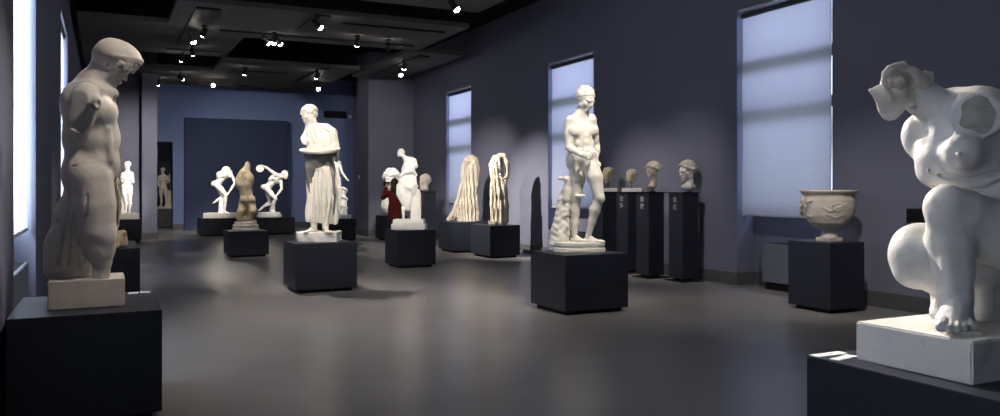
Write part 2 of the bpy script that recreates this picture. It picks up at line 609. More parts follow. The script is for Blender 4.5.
def head(f, c, H, A, fh=None, hair='curls', seed=1, k=None, face=True, beard=False):
    """c: centre of the skull at eye height, H: head height, A: axes. Hair goes to field fh."""
    c = np.asarray(c, float)
    k = H * 0.05 if k is None else k

    def L(r, fw, up): return c + (A[0] * r + A[1] * fw + A[2] * up) * H
    f.ell(L(0, -.05, .12), (H * .325, H * .42, H * .375), A, k)
    f.ell(L(0, .12, -.18), (H * .23, H * .25, H * .30), A, k * 2)
    f.ell(L(0, .27, -.40), (H * .10, H * .09, H * .08), A, k * 1.5)
    for s in (-1, 1):
        f.ell(L(.15 * s, .22, -.10), (H * .10, H * .10, H * .10), A, k * 2.5)
        f.ell(L(.19 * s, .03, -.25), (H * .07, H * .14, H * .09), A, k * 2)
    if face:
        for s in (-1, 1):
            f.ell(L(.14 * s, .43, .015), (H * .085, H * .07, H * .055), A, k, 'cut')
            f.cone(L(.04 * s, .385, .075), L(.24 * s, .30, .07), H * .032, H * .028, k * .8)
        f.cone(L(0, .375, .08), L(0, .452, -.11), H * .028, H * .040, k * .8)
        for s in (-1, 1):
            f.ell(L(.135 * s, .325, .012), (H * .062, H * .055, H * .042), A, k * .2)
            f.ell(L(.04 * s, .41, -.125), (H * .03, H * .035, H * .025), A, k * .4)
        f.ell(L(0, .375, -.225), (H * .10, H * .045, H * .025), A, k * .3)
        f.ell(L(0, .365, -.275), (H * .08, H * .045, H * .028), A, k * .3)
        f.ell(L(0, .41, -.25), (H * .10, H * .03, H * .008), A, k * .1, 'cut')
    for s in (-1, 1):
        f.ell(L(.325 * s, -.03, 0), (H * .028, H * .055, H * .10), A, k * .5)
    if hair and fh is not None:
        rnd = random.Random(seed)
        g = fh
        # cap above the hairline: an ellipsoid cut by a slanting plane
        g.ell(L(0, -.07, .13), (H * .35, H * .44, H * .40), A, 0)
        n = unit(A[2] * 1.0 - A[1] * 0.62)
        q = L(0, 0, .075)
        # keep the side where (p-q).n > 0
        B = np.array((A[0], unit(np.cross(n, A[0])), n))
        g.box(q - n * H * 0.9, (H * 1.4, H * 1.4, H * 0.9), B, 0.01, 0, 'cut')
        if hair == 'curls':
            for i in range(170):
                th, ph = rnd.uniform(0, 2 * math.pi), math.acos(rnd.uniform(-.75, 1))
                p = np.array((.365 * math.sin(ph) * math.cos(th), -.07 + .455 * math.sin(ph) * math.sin(th), .14 + .415 * math.cos(ph)))
                w = L(*p)
                if (w - q) @ n < 0.02 * H: continue
                w = w - (w - L(0, -.07, .14)) * .05
                rr = H * rnd.uniform(.035, .055)
                g.ell(w, (rr, rr, rr), None, rr * .6)
        else:      # combed strands running back from the parting
            for i in range(46):
                a0 = -1.35 + 2.7 * i / 45 + rnd.uniform(-.03, .03)
                pts = []
                for j in range(9):
                    b = math.radians(-38 + j * 27)
                    rr = 1.0 + .02 * math.sin(j * 2.1 + i)
                    y0 = math.cos(b) * math.cos(a0 * .98)
                    x0 = math.sin(a0)
                    z0 = math.sin(b) * math.cos(a0 * .9)
                    p = np.array((.365 * x0 * rr, -.07 + .455 * y0 * rr, .14 + .415 * z0 * rr))
                    w = L(*p)
                    if (w - q) @ n < -0.015 * H: continue
                    pts.append((*w, H * .024))
                if len(pts) > 1: g.chain(pts, H * .015)
            if hair == 'bun':
                g.ell(L(0, -.55, .12), (H * .16, H * .17, H * .16), A, H * .08)
                for s in (-1, 1):
                    g.chain([(*L(.05 * s, .36, .36), H * .06), (*L(.27 * s, .22, .24), H * .075), (*L(.36 * s, -.08, .10), H * .08), (*L(.2 * s, -.45, .08), H * .08)], H * .04)
    if beard:
        rnd = random.Random(seed + 7)
        for i in range(60):
            a = rnd.uniform(-1.3, 1.3)
            w = L(.27 * math.sin(a), .08 + .30 * math.cos(a), rnd.uniform(-.52, -.20))
            rr = H * rnd.uniform(.04, .07)
            (fh or f).ell(w, (rr, rr, rr), None, rr * .4)


def foot(f, ankle, A, L, k=1.0, toes=True, ball=1.0):
    """ankle point, axes (row1 = pointing direction), L foot length; the sole lies about .27 L under the ankle"""
    a = np.asarray(ankle, float)

    def W(r, fw, up): return a + (A[0] * r + A[1] * fw + A[2] * up) * L
    f.ell(W(0, -.10, -.16), (L * .12, L * .15, L * .11), A, k)
    f.cone(a, W(0, .18, -.10), L * .115, L * .12, k)
    f.cone(W(0, .15, -.12), W(0, .48, -.20), L * .13, L * .085, k)
    f.cone(W(-.06, 0, -.19), W(-.09, .50, -.215), L * .085, L * .07, k)
    f.cone(W(.06, 0, -.19), W(.09, .46, -.215), L * .085, L * .065, k)
    if toes:
        for i in range(5):
            x = -.145 + .072 * i
            ln = (.78, .77, .73, .69, .63)[i] if True else 0
            r = (.062, .042, .040, .038, .036)[i]
            f.chain([(*W(x * .9, .48, -.19), L * r), (*W(x, (ln + .48) / 2, -.185), L * r * .9), (*W(x, ln, -.225), L * r * .95)], k * .25)
    else:
        f.cone(W(0, .45, -.20), W(0, .72, -.23), L * .12, L * .08, k)


def hand(f, wrist, d, n, L, curl=25, thumb=1, k=0.5):
    """wrist point, d: direction of the palm, n: palm normal (the side fingers curl towards), L hand length"""
    d = unit(d); n = unit(np.asarray(n, float) - d * (np.asarray(n, float) @ d)); s = np.cross(d, n)
    w = np.asarray(wrist, float)
    A = np.array((s, d, n))
    f.ell(w + d * L * .25, (L * .21, L * .29, L * .10), A, k * 2)
    f.cone(w, w + d * L * .2, L * .12, L * .12, k * 2)
    for i in range(4):
        x = (-.165 + .11 * i)
        ln = (.40, .47, .44, .34)[i] * L
        p = w + d * L * (.50 - abs(x - .03) * .2) + s * x * L
        q = p; dd = d
        r = L * .050
        for j, seg in enumerate((.45, .32, .23)):
            a = math.radians(curl * (j + .6) * (1 + .12 * i))
            dd = d * math.cos(a) + n * math.sin(a) + s * x * .25
            q2 = q + dd * ln * seg
            f.cone(q, q2, r, r * .9, k * .3)
            q = q2; r *= .9
    p = w + d * L * .12 - s * L * .15 * thumb
    q = p + (d * .55 - s * .75 * thumb + n * .25) * L * .25
    q2 = q + (d * .85 - s * .25 * thumb + n * .35) * L * .24
    f.cone(p, q, L * .075, L * .058, k); f.cone(q, q2, L * .056, L * .045, k * .4)


def torso(f, shR, shL, hpR, hpL, H, k=None, female=False, neck=None, hc=None, muscle=1.0, front=None):
    """shR/shL shoulder joints, hpR/hpL hip joints (his own right and left), H head height"""
    shR, shL, hpR, hpL = (np.asarray(v, float) for v in (shR, shL, hpR, hpL))
    k = H * .16 if k is None else k
    ch, pe = (shR + shL) / 2, (hpR + hpL) / 2
    up = unit(ch - pe); L = np.linalg.norm(ch - pe)

    def fr(a, b):
        lat = unit(a - b); lat = unit(lat - up * (lat @ up))
        fw = np.cross(up, lat)         # right x up ... forward
        return np.array((lat, -fw if False else fw, up))
    Ac, Ap = fr(shR, shL), fr(hpR, hpL)
    Ac[1] = np.cross(Ac[2], Ac[0]); Ap[1] = np.cross(Ap[2], Ap[0])
    if front is not None:
        if Ac[1] @ unit(front) < 0: Ac[1] = -Ac[1]
        if Ap[1] @ unit(front) < 0: Ap[1] = -Ap[1]
    hw = np.linalg.norm(shR - shL) / 2

    def C(r, fw, u): return ch + (Ac[0] * r + Ac[1] * fw + Ac[2] * u) * H
    def Q(r, fw, u): return pe + (Ap[0] * r + Ap[1] * fw + Ap[2] * u) * H
    f.ell(C(0, -.02, -.58), (min(hw * .88, H * .68), H * .42, L * .40), Ac, k)
    f.ell((C(0, -.05, -.15)), (hw * .98, H * .30, H * .36), Ac, k)
    mid = pe * .62 + ch * .38
    Am = unit(Ac[0] + Ap[0]); fm = unit(Ac[1] + Ap[1])
    f.ell(mid, (H * (.45 if female else .52), H * .36, L * .28), (Am, fm, up), k)
    f.ell(Q(0, 0, .18), (H * .62, H * .40, H * .42), Ap, k)
    for s in (-1, 1):
        f.ell(Q(.27 * s, -.22, -.10), (H * .33, H * .33, H * .36), Ap, k * .5)
        if female:
            f.ell(C(.34 * s, .36, -.62), (H * .25, H * .27, H * .25), Ac, k * .35)
        else:
            f.ell(C(.32 * s, .245, -.44), (H * .37, H * .125, H * .24), Ac, k * .55 / muscle)
            f.ell(C(.62 * s, -.05, -.55), (H * .17, H * .25, H * .50), Ac, k * .6)
            for j in range(3):
                f.ell(mid + (Am * .15 * s + fm * .28) * H + up * H * (.42 - .30 * j), (H * .145, H * .10, H * .135), (Am, fm, up), k * .3)
        f.ell(C(.36 * s, -.27, -.42), (H * .30, H * .17, H * .38), Ac, k * .5)
        f.ell(Q(.46 * s, .14, .30), (H * .17, H * .20, H * .20), Ap, k * .9)
    f.cone(mid + fm * H * .44 + up * H * .6, mid + fm * H * .42 - up * H * .25, H * .03, H * .03, k * .3, 'cut')
    f.cone(C(0, -.50, -.2), Q(0, -.42, .5), H * .05, H * .05, k * .5, 'cut')
    f.cone(Q(0, -.55, .12), Q(0, -.62, -.42), H * .04, H * .05, k * .3, 'cut')
    f.ell(mid + fm * H * .42 - up * H * .22, (H * .045, H * .06, H * .06), (Am, fm, up), k * .2, 'cut')
    if neck is not None:
        nb = C(0, -.03, .12)
        f.cone(nb, neck, H * .25, H * .215, k * .7)
        for s, sh in ((1, shR), (-1, shL)):
            f.cone(nb + (np.asarray(neck) - nb) * .38, nb * .30 + sh * .70 + Ac[2] * H * .04, H * .20, H * .17, k * 1.2)
    return Ac, Ap


def leg(f, hip, knee, ankle, H, k=None, front=None):
    hip, knee, ankle = (np.asarray(v, float) for v in (hip, knee, ankle))
    k = H * .08 if k is None else k
    fr = unit(front if front is not None else (0, -1, 0))
    a = hip + (knee - hip) * .45 + fr * H * .05
    f.chain([(*hip, H * .34), (*a, H * .325), (*knee, H * .205)], k)
    f.ell(knee + fr * H * .08, (H * .15, H * .15, H * .17), None, k)
    b = knee + (ankle - knee) * .30 - fr * H * .07
    c = knee + (ankle - knee) * .62 - fr * H * .02
    f.chain([(*knee, H * .19), (*b, H * .225), (*c, H * .16), (*ankle, H * .115)], k)


def arm(f, sh, el, wr, H, k=None):
    sh, el, wr = (np.asarray(v, float) for v in (sh, el, wr))
    k = H * .07 if k is None else k
    f.ell(sh, (H * .26, H * .26, H * .27), None, k * 1.5)
    m = sh + (el - sh) * .5
    f.chain([(*sh, H * .22), (*m, H * .19), (*el, H * .135)], k)
    if wr is not None:
        m = el + (wr - el) * .3
        f.chain([(*el, H * .135), (*m, H * .155), (*wr, H * .085)], k)


def vnoise(X, Y, Z, sc, seed=0):
    """cheap smooth lumpiness"""
    s = 0
    rnd = random.Random(seed)
    for i in range(5):
        a, b, c, p = (rnd.uniform(-1, 1) for _ in range(4))
        n = math.sqrt(a * a + b * b + c * c) + 1e-6
        w = sc * (1 + .55 * i) / n
        s = s + np.sin((X * a + Y * b + Z * c) * w + p * 6.28) / (1 + .4 * i)
    return s / 2.2

# ------------------------------------------------------------------ the hall
Y0, Y1, ZC = -6.0, 32.0, 5.9
HEADZ = 4.38
struct('floor', MB().box(LX - 1.0, WX + 1.0, Y0 - .3, 37.0, -0.2, 0.0), M['floor'])
struct('ceiling', MB().box(LX - 1.0, WX + 1.0, Y0 - .3, 37.0, ZC, ZC + 0.2), M['ceiling'])


def niche_wall(x_in, sgn, wins, depth, name):
    """piers between the niches, head beams over them"""
    mb = MB()
    x_out = x_in + sgn * 0.55
    xs = sorted((x_in, x_out))
    y = Y0
    for a, b in wins:
        mb.box(xs[0], xs[1], y, a, 0, ZC)
        mb.box(xs[0], xs[1], a, b, HEADZ, ZC)
        y = b
    mb.box(xs[0], xs[1], y, Y1, 0, ZC)
    xb = sorted((x_in + sgn * depth, x_out))
    for a, b in wins:                      # parapet closing the niche below the window
        mb.box(xb[0], xb[1], a, b, 0, 1.2)
    return struct(name, mb, M['wall'])


niche_wall(WX, 1, WIN_R, 0.40, 'wall_right')
niche_wall(LX, -1, WIN_L, 0.30, 'wall_left')

n = 0
for side, x_in, wins, dp in ((1, WX, WIN_R, 0.24), (-1, LX, WIN_L, 0.32)):
    for a, b in wins:
        n += 1
        xf = x_in + side * dp
        w = MB()
        x0, x1 = sorted((xf, xf + side * 0.07))
        zb = 1.2
        w.box(x0, x1, a, b, zb, zb + .06); w.box(x0, x1, a, b, HEADZ - .08, HEADZ)
        w.box(x0, x1, a, a + .07, zb, HEADZ); w.box(x0, x1, b - .07, b, zb, HEADZ)
        for z in ((2.72, 3.45) if side > 0 else (2.35,)):
            w.box(x0, x1, a, b, z, z + .16)
        fr = struct('window_%d' % n, w, M['frame'])
        g = MB().box(xf + side * .03 - .004, xf + side * .03 + .004, a + .06, b - .06, zb + .05, HEADZ - .06).build('pane', M['glass'], fr)
        tr = MB().box(min(x_in + side * .005, x_in + side * .03), max(x_in + side * .005, x_in + side * .03), a + .06, b - .04, HEADZ - .035, HEADZ - .002)
        tr.build('head_rail', M['rail'], fr)


def blind(x, a, b, z0, z1, label, cat_group=None, tilt=0.0):
    t = thing('roller_blind', label, 'blind', (x, (a + b) / 2, z1), 0, None)
    hw = (b - a) / 2
    cl = bmesh.new()
    nz = 14
    rows = []
    for i in range(nz + 1):
        z = (z0 - z1) * i / nz
        rows.append([cl.verts.new((0.006 * math.sin(i * .9) + 0.004 * math.sin(j * 1.3), -hw + 2 * hw * j / 6, z)) for j in range(7)])
    for i in range(nz):
        for j in range(6):
            cl.faces.new((rows[i][j], rows[i][j + 1], rows[i + 1][j + 1], rows[i + 1][j]))
    m = MB(); m.merge(cl)
    m.build('fabric', M['blind'], t, True)
    MB().tube((0, -hw, 0.045), (0, hw, 0.045), 0.04).build('roller', M['frame'], t, True)
    MB().box(-.012, .012, -hw, hw, z0 - z1 - .03, z0 - z1, .004).build('bottom_bar', M['rail'], t)
    MB().tube((-.03, -hw - .015, 0), (-.03, -hw - .015, (z0 - z1) * .98), 0.006, 6).build('pull_chain', M['rail'], t)
    return t


BL = ['pale blue roller blind in the right wall niche behind the viewer',
      'pale blue roller blind in the right wall niche nearest the entrance',
      'wide pale blue roller blind hanging behind the marble bowl',
      'pale blue roller blind in the niche behind the standing nude youth',
      'narrow far pale blue roller blind behind the draped figure with a train']
for (a, b), lab in zip(WIN_R, BL):
    blind(WX + .07, a + .07, b - .05, 1.14, HEADZ - .14, lab)

for (a, b), lab in list(zip(WIN_L, [None, 'white roller blind on the left wall beside the viewer', 'glaring white roller blind at the far left edge of the photograph',
                                    'second glaring white roller blind on the left wall, above the athlete shoulder'])):
    if lab: blind(LX - .07, a + .05, b - .04, 1.16, HEADZ - .10, lab)

# niche boxes under the windows


def niche_box(x0, x1, a, b, z0, z1, label):
    t = thing('heater_cover', label, 'heater cover', ((x0 + x1) / 2, (a + b) / 2, 0))
    hx, hy = (x1 - x0) / 2, (b - a) / 2
    MB().box(-hx, hx, -hy, hy, z0, z1, .006).build('casing', M['sill'], t)
    MB().box(-hx + .03, hx - .03, -hy + .04, hy - .04, 0, z0).build('foot', M['toe'], t)
    m = MB()
    m.box(-hx + .03, hx - .03, -hy + .05, hy - .05, z1, z1 + .003)
    m.build('grille', M['toe'], t)
    return t


niche_box(9.07, 9.40, 8.10, 9.37, .12, .70, 'grey box cover under the wide blind, behind the bowl plinth')
niche_box(9.0, 9.36, 14.25, 15.9, .12, .60, 'grey box cover standing low behind the nude youth')
niche_box(-.90, -.66, 7.25, 8.95, .05, .84, 'dark box cover under the bright left window')

# skirting
for side, x, wins, nm in ((1, WX, WIN_R, 'baseboard_right'), (-1, LX, WIN_L, 'baseboard_left')):
    m = MB()
    y = Y0
    for a, b in list(wins) + [(Y1, Y1)]:
        x0, x1 = sorted((x, x - side * .02))
        m.box(x0, x1, y, a, 0, .20)
        if a < Y1:
            xb = x + side * (.40 if side > 0 else .30)
            c0, c1 = sorted((xb, xb - side * .02))
            m.box(c0, c1, a, b, 0, .20)
            x2, x3 = sorted((x - side * .02, xb))
            m.box(x2, x3, b - .02, b, 0, .20)
            m.box(x2, x3, a, a + .02, 0, .20)
        y = b
    struct(nm, m, M['baseboard'])

# back wall with a doorway, dark panel, partitions
m = MB()
DX0, DX1, DZ = 1.62, 2.25, 3.25
m.box(LX - .55, DX0, Y1, Y1 + .3, 0, ZC)
m.box(DX0, DX1, Y1, Y1 + .3, DZ, ZC)
m.box(DX1, WX + .55, Y1, Y1 + .3, 0, ZC)
struct('wall_back', m, M['wall_blue'])
struct('baseboard_back', MB().box(DX1, WX, Y1 - .02, Y1, 0, .22), M['baseboard'])
struct('wall_panel', MB().box(2.62, 6.35, Y1 - .35, Y1 - .021, 0, 4.14), M['panel_blue'])
m = MB()
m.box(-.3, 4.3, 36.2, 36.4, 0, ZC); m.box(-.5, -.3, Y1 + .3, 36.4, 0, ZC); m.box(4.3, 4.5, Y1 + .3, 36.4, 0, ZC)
struct('wall_side_room', m, M['back_room'])
struct('wall_front', MB().box(LX - .55, WX + .55, Y0 - .3, Y0, 0, ZC), M['wall'])
struct('wall_partition_right', MB().box(7.53, WX, 24.9, 26.2, 0, ZC), M['wall'])
struct('wall_partition_left', MB().box(LX, 1.0, 27.0, 27.6, 0, ZC), M['wall'])
struct('pillar', MB().box(1.0, 1.42, 26.5, 27.6, 0, ZC), M['wall'])
m = MB()
m.box(7.51, WX, 24.88, 24.9, 0, .2); m.box(7.51, 7.53, 24.9, 26.2, 0, .2)
m.box(LX, .98, 26.98, 27.0, 0, .2); m.box(.98, 1.44, 26.48, 26.5, 0, .2); m.box(.98, 1.0, 26.5, 26.98, 0, .2)
struct('baseboard_partition', m, M['baseboard'])

t = thing('air_vent', 'long black air vent high on the blue back wall', 'vent', (8.29, Y1, 4.49))
MB().box(-.46, .46, -.05, 0, -.14, .14, .01).build('frame', M['black'], t)
m = MB()
for i in range(5): m.box(-.43, .43, -.058, -.05, -.11 + i * .05, -.09 + i * .05)
m.build('slats', M['toe'], t)
tag(MB().box(8.83, 8.96, Y1 - .06, Y1, 4.36, 4.50, .01).build('wall_sensor', M['card']),
    'small pale sensor box beside the long black air vent', 'sensor')
t = thing('wall_box', 'small black box on the right wall behind the crouching figure', 'wall box', (WX, 6.72, 1.21))
MB().box(-.05, 0, -.115, .115, -.085, .085, .006).build('casing', M['black'], t)
MB().box(-.054, -.05, -.10, .10, -.07, .07).build('cover', M['toe'], t)
tag(MB().box(7.515, 7.53, 25.9, 25.98, 1.85, 1.97, .003).build('light_switch', M['card']),
    'tiny white switch on the side of the far right partition', 'switch')

# suspended ceiling boards, leaving black gaps between them
ZR = 5.0
m = MB()
for x0, x1, y0, y1 in ((1.2, 6.6, 6.4, 14.45), (1.2, 7.05, 15.9, 19.15), (-.5, 1.2, 18.2, 22.3), (1.2, 2.85, 19.15, 22.3),
                       (-.5, .7, 22.3, 25.0), (2.85, 6.65, 22.9, 28.9), (-.5, 2.85, 25.0, 28.9), (6.9, 8.45, 19.3, 24.55),
                       (-.5, 1.0, 7.4, 15.0), (1.2, 6.6, -3.0, 5.6)):
    m.box(x0, x1, y0, y1, ZR, ZR + .10)
struct('ceiling_panels', m, M['raft'])
m = MB()
for x in (1.5, 6.3):
    for y in (0, 4, 9, 13, 17.5, 24, 27.5): m.tube((x, y, ZR + .1), (x, y, ZC), .012, 6)
struct('ceiling_hangers', m, M['track'])

TRK = [((1.55, 2.0, 16.3, 20.8), 'wide black lighting slot running away on the left ceiling board'),
       ((2.24, 6.7, 18.40, 18.55), 'long black lighting track crossing the ceiling above the draped woman'),
       ((4.45, 6.72, 16.5, 16.65), 'short black lighting track near the corner of the front ceiling board'),
       ((3.72, 4.05, 15.95, 17.6), 'small black lighting slot in the middle of the front ceiling board'),
       ((1.35, 2.6, 21.4, 21.52), 'black lighting track on the left ceiling board before the dark gap'),
       ((3.28, 4.9, 24.5, 24.65), 'black lighting track on the far ceiling board above the disc throwers'),
       ((5.55, 5.85, 23.1, 26.4), 'black lighting slot running away on the far ceiling board'),
       ((7.3, 7.6, 19.7, 24.0), 'black lighting slot on the ceiling board beside the right wall'),
       ((2.1, 6.2, 13.2, 13.36), 'black lighting track on the ceiling board at the top edge'),
       ((1.4, 6.3, 28.2, 28.32), 'black lighting track along the last ceiling board'),
       ((1.4, 6.4, 9.0, 9.12), 'black lighting track above the standing nude youth'),
       ((3.6, 6.4, 6.74, 6.86), 'black lighting track just before the standing nude youth'),
       ((1.4, 6.4, 4.6, 4.72), 'black lighting track above the crouching figure')]
for (x0, x1, y0, y1), lab in TRK:
    tag(MB().box(x0, x1, y0, y1, ZR - .045, ZR - .001).build('lighting_track', M['track']), lab, 'track')


def spot(loc, aim, power, size=26, blend=1.0, r=.05, label='', col=(1.0, .90, .77), lens=True):
    x, y, z = loc
    t = thing('spotlight', label, 'spotlight', loc)
    d = (Vector(aim) - Vector(loc)).normalized()
    q = d.to_track_quat('Z', 'Y').to_matrix()
    MB().box(-.05, .05, -.05, .05, ZR - .045 - z - .035, ZR - .047 - z, .004).build('adapter', M['track'], t)
    MB().tube((0, 0, 0), (0, 0, ZR - .05 - z), .012, 8).build('arm', M['track'], t)
    lh = MB().lathe([(.035, -.13), (.052, -.11), (.055, .02), (.068, .06), (.068, .07), (.058, .07)], (0, 0, 0), 16, rot=q).build('lamp_head', M['track'], t, True)
    MB().lathe([(.056, .066), (.056, .085), (.048, .108), (.030, .124), (.002, .130)], (0, 0, 0), 16, rot=q).build('lens', M['lens'], lh, True)
    L = bpy.data.lights.new('spot_beam', 'SPOT')
    L.energy = power * KEY
    L.spot_size = math.radians(size)
    L.spot_blend = blend
    L.shadow_soft_size = r
    L.color = col
    o = bpy.data.objects.new('spot_beam', L)
    COL.objects.link(o)
    o.parent = t
    o.location = d * .19
    o.rotation_euler = d.to_track_quat('-Z', 'Y').to_euler()
    return t


ZL = 4.80
SPOTS = [
    ((3.79, 16.02, ZL), (8.1, 16.5, 1.4), 3600, 40, 'bright spotlight in the small slot at the middle of the front ceiling board'),
    ((3.18, 18.2, ZL), (7.4, 20.6, 1.5), 300, 34, 'left spotlight of the cluster of three on the long track'),
    ((3.44, 18.2, ZL), (6.6, 20.4, 1.4), 250, 20, 'right spotlight of the cluster of three on the long track'),
    ((3.32, 18.0, ZL), (2.9, 19.2, 1.5), 420, 34, 'lowest spotlight of the cluster of three on the long track'),
    ((5.05, 17.56, ZL), (6.02, 22.9, 1.6), 1500, 16, 'single spotlight to the right of the middle, between the two tracks'),
    ((5.83, 17.74, ZL), (7.7, 25.2, 2.3), 650, 54, 'faint small spotlight at the right end of the long track'),
    ((1.70, 18.68, ZL), (2.9, 19.2, 1.6), 320, 36, 'bright spotlight hanging in the wide left slot'),
    ((1.86, 17.9, ZL), (.62, 25.5, 1.6), 2600, 12, 'small spotlight just above the bright one in the wide left slot'),
    ((1.87, 20.57, ZL), (3.4, 27.9, 1.6), 1500, 15, 'small spotlight at the far end of the wide left slot'),
    ((1.73, 21.62, ZL), (.9, 26.6, 2.0), 1300, 56, 'tiny spotlight on the short left track'),
    ((3.52, 23.41, ZL), (3.4, 27.9, 1.5), 1700, 24, 'spotlight left of centre on the far ceiling board, over the bent thrower'),
    ((5.51, 23.31, ZL), (4.97, 27.9, 1.5), 1700, 24, 'spotlight in the far slot to the upper right of the draped woman'),
    ((6.19, 26.04, ZL), (6.02, 22.9, 1.7), 700, 34, 'small spotlight at the far edge of the ceiling, right end'),
    ((1.47, 26.99, ZL), (2.2, 31.9, 2.0), 200, 90, 'small spotlight at the far edge of the ceiling, left end'),
    ((2.01, 25.49, ZL), (6.0, 31.9, 2.2), 560, 70, 'dim spotlight beside the far left corner of the ceiling boards'),
    ((3.05, 26.75, ZL), (2.9, 19.3, 1.2), 260, 18, 'brightest far spotlight, low against the blue back wall'),
    ((7.15, 20.41, ZL), (7.8, 23.1, 1.7), 700, 26, 'bright spotlight on the ceiling board beside the right wall'),
    ((7.45, 21.6, ZL), (7.9, 20.6, 1.6), 60, 30, 'small spotlight deeper on the ceiling board beside the right wall'),
    ((3.2, 13.28, ZL), (8.2, 18.7, 1.5), 3800, 32, 'spotlight at the left end of the top edge track'),
    ((5.59, 13.29, ZL), (8.5, 12.4, 1.3), 480, 44, 'bright spotlight at the top edge of the photograph'),
    ((1.9, 9.06, ZL), (2.95, 12.3, 1.8), 1000, 44, 'spotlight on the near track aimed at the draped woman with a tray'),
    ((3.1, 9.06, ZL), (5.45, 15.2, 1.7), 2500, 18, 'spotlight on the near track aimed at the leaning satyr'),
    ((5.25, 6.8, ZL), (5.45, 8.85, 1.8), 620, 44, 'steep spotlight just before the standing nude youth'),
    ((5.9, 9.06, ZL), (8.55, 11.3, 1.3), 420, 44, 'spotlight on the near track aimed at the marble heads'),
    ((5.2, 4.66, ZL), (8.28, 7.4, 1.0), 600, 40, 'spotlight on the nearest track aimed at the marble bowl'),
    ((3.75, 9.06, ZL), (3.55, 2.6, 1.2), 5000, 22, 'spotlight on the near track aimed at the crouching figure'),
    ((2.3, 13.28, ZL), (3.2, 11.3, 0.4), 620, 62, 'spotlight above the top edge track over the draped woman'),
    ((1.6, 9.06, ZL), (1.7, 8.3, 0.0), 260, 80, 'spotlight on the near track pointing down at the floor'),
    ((4.3, 9.06, ZL), (3.6, 9.3, 0.0), 200, 76, 'second spotlight on the near track pointing down at the floor'),
    ((6.3, 9.06, ZL), (7.3, 8.2, 0.0), 240, 62, 'spotlight at the right end of the near track lighting the floor by the bowl'),
    ((2.4, 4.66, ZL), (3.6, 2.5, 1.3), 130, 50, 'weak added fill lamp, out of view, on the nearest track beside the crouching figure'),  # unseen fill, added to lift the dark front of the crouching figure
    ((1.6, 4.66, ZL), (-.05, 6.4, 1.7), 270, 40, 'weak added fill lamp, out of view, on the nearest track aimed at the armless athlete'),  # soft frontal fill added from the viewer's side to brighten the athlete
    ((2.7, 9.06, ZL), (-.05, 6.4, 2.0), 620, 26, 'spotlight on the near track aimed at the armless athlete'),
    ((2.3, 9.06, ZL), (.05, 12.4, 1.5), 500, 24, 'spotlight on the near track aimed at the figure by the left wall'),
]
for loc, aim, pw, sz, lab in SPOTS:
    spot(loc, aim, pw, sz, label=lab)

L = bpy.data.lights.new('side_room_fill', 'POINT')  # unseen fill light without a fixture, added to light the doorway statue
L.energy = 12; L.shadow_soft_size = .2
o = bpy.data.objects.new('side_room_fill', L); o.location = (1.2, 33.2, 3.4); COL.objects.link(o)

# ------------------------------------------------------------------ plinths


def plinth(x0, x1, y0, y1, h, label, toe=.05, name='display_plinth', inset=.06, cap=False, captions=None):
    t = thing(name, label, 'plinth', ((x0 + x1) / 2, (y0 + y1) / 2, 0))
    hx, hy = (x1 - x0) / 2, (y1 - y0) / 2
    zt = h - (.012 if cap else 0)
    MB().box(-hx, hx, -hy, hy, toe, zt, .004).build('body', M['plinth'], t)
    MB().box(-hx + inset, hx - inset, -hy + inset, hy - inset, 0, toe).build('recessed_foot', M['toe'], t)
    if cap:
        MB().box(-hx - .03, hx + .05, -hy - .03, hy + .03, zt, h, .002).build('cap', M['toe'], t)
        MB().box(-hx - .05, hx + .09, -hy - .05, hy + .05, 0, .012).build('floor_plate', M['toe'], t)
    if captions:
        m = MB()
        rnd = random.Random(captions)
        z = zt - .07
        for blk in range(2):
            for i in range(4):
                w = rnd.uniform(.06, .11)
                m.box(-hx - .002, -hx, .06 - w, .06, z - .014, z)
                z -= .022
            z -= .035
        o = m.build('caption', M['ink'], t)
        o['label'] = 'small lines of pale caption print'
    return t


plinth(-.555, .345, 5.87, 6.99, .73, 'black plinth at the left edge carrying the armless athlete')
plinth(-.5, .43, 12.05, 13.8, .73, 'black plinth by the left wall directly behind the athlete')
plinth(.1, .93, 25.1, 25.95, .66, 'small dark plinth before the far left pillar')
plinth(2.73, 5.72, 27.3, 28.35, .57, 'long low black plinth under the two disc throwers')
plinth(2.48, 3.33, 18.7, 19.7, .58, 'low black plinth under the brown torso in the middle of the hall')
plinth(2.5, 3.42, 11.9, 12.8, .73, 'black plinth under the draped woman holding a tray')
plinth(5.5, 6.42, 22.45, 23.3, .68, 'black plinth half hidden behind the draped woman')
plinth(5.06, 5.83, 14.78, 15.6, .73, 'black plinth under the white leaning satyr')
plinth(7.36, 8.1, 22.82, 23.6, .73, 'grey plinth behind the visitor in red')
plinth(7.72, 8.05, 20.4, 20.75, 1.45, 'tall black plinth under the small far bust', cap=True)
plinth(7.45, 8.5, 17.72, 18.7, .73, 'black plinth under the draped figure with a train')
plinth(7.58, 8.32, 15.98, 17.03, .72, 'black plinth under the draped torso throwing a tall shadow')
plinth(5.0, 5.92, 8.42, 9.3, .73, 'large black plinth under the standing nude youth')
plinth(8.52, 8.84, 10.58, 10.95, 1.48, 'tallest-looking dark pedestal, rightmost of the four in a row', cap=True, captions=3)
plinth(8.35, 8.67, 11.27, 11.64, 1.48, 'tall dark pedestal, second from the right, under the bust with a long neck', cap=True, captions=5)
plinth(8.5, 8.82, 12.1, 12.47, 1.48, 'tall dark pedestal, second from the left, under the smallest head', cap=True, captions=8)
plinth(8.52, 8.84, 12.95, 13.3, 1.48, 'tall dark pedestal nearest the nude youth, under the brown-haired head', cap=True, captions=9)
plinth(7.98, 8.58, 7.1, 7.78, .87, 'black plinth under the carved marble bowl', inset=.07)
plinth(3.085, 4.25, 1.75, 2.89, .73, 'large black plinth at the lower right under the crouching figure')
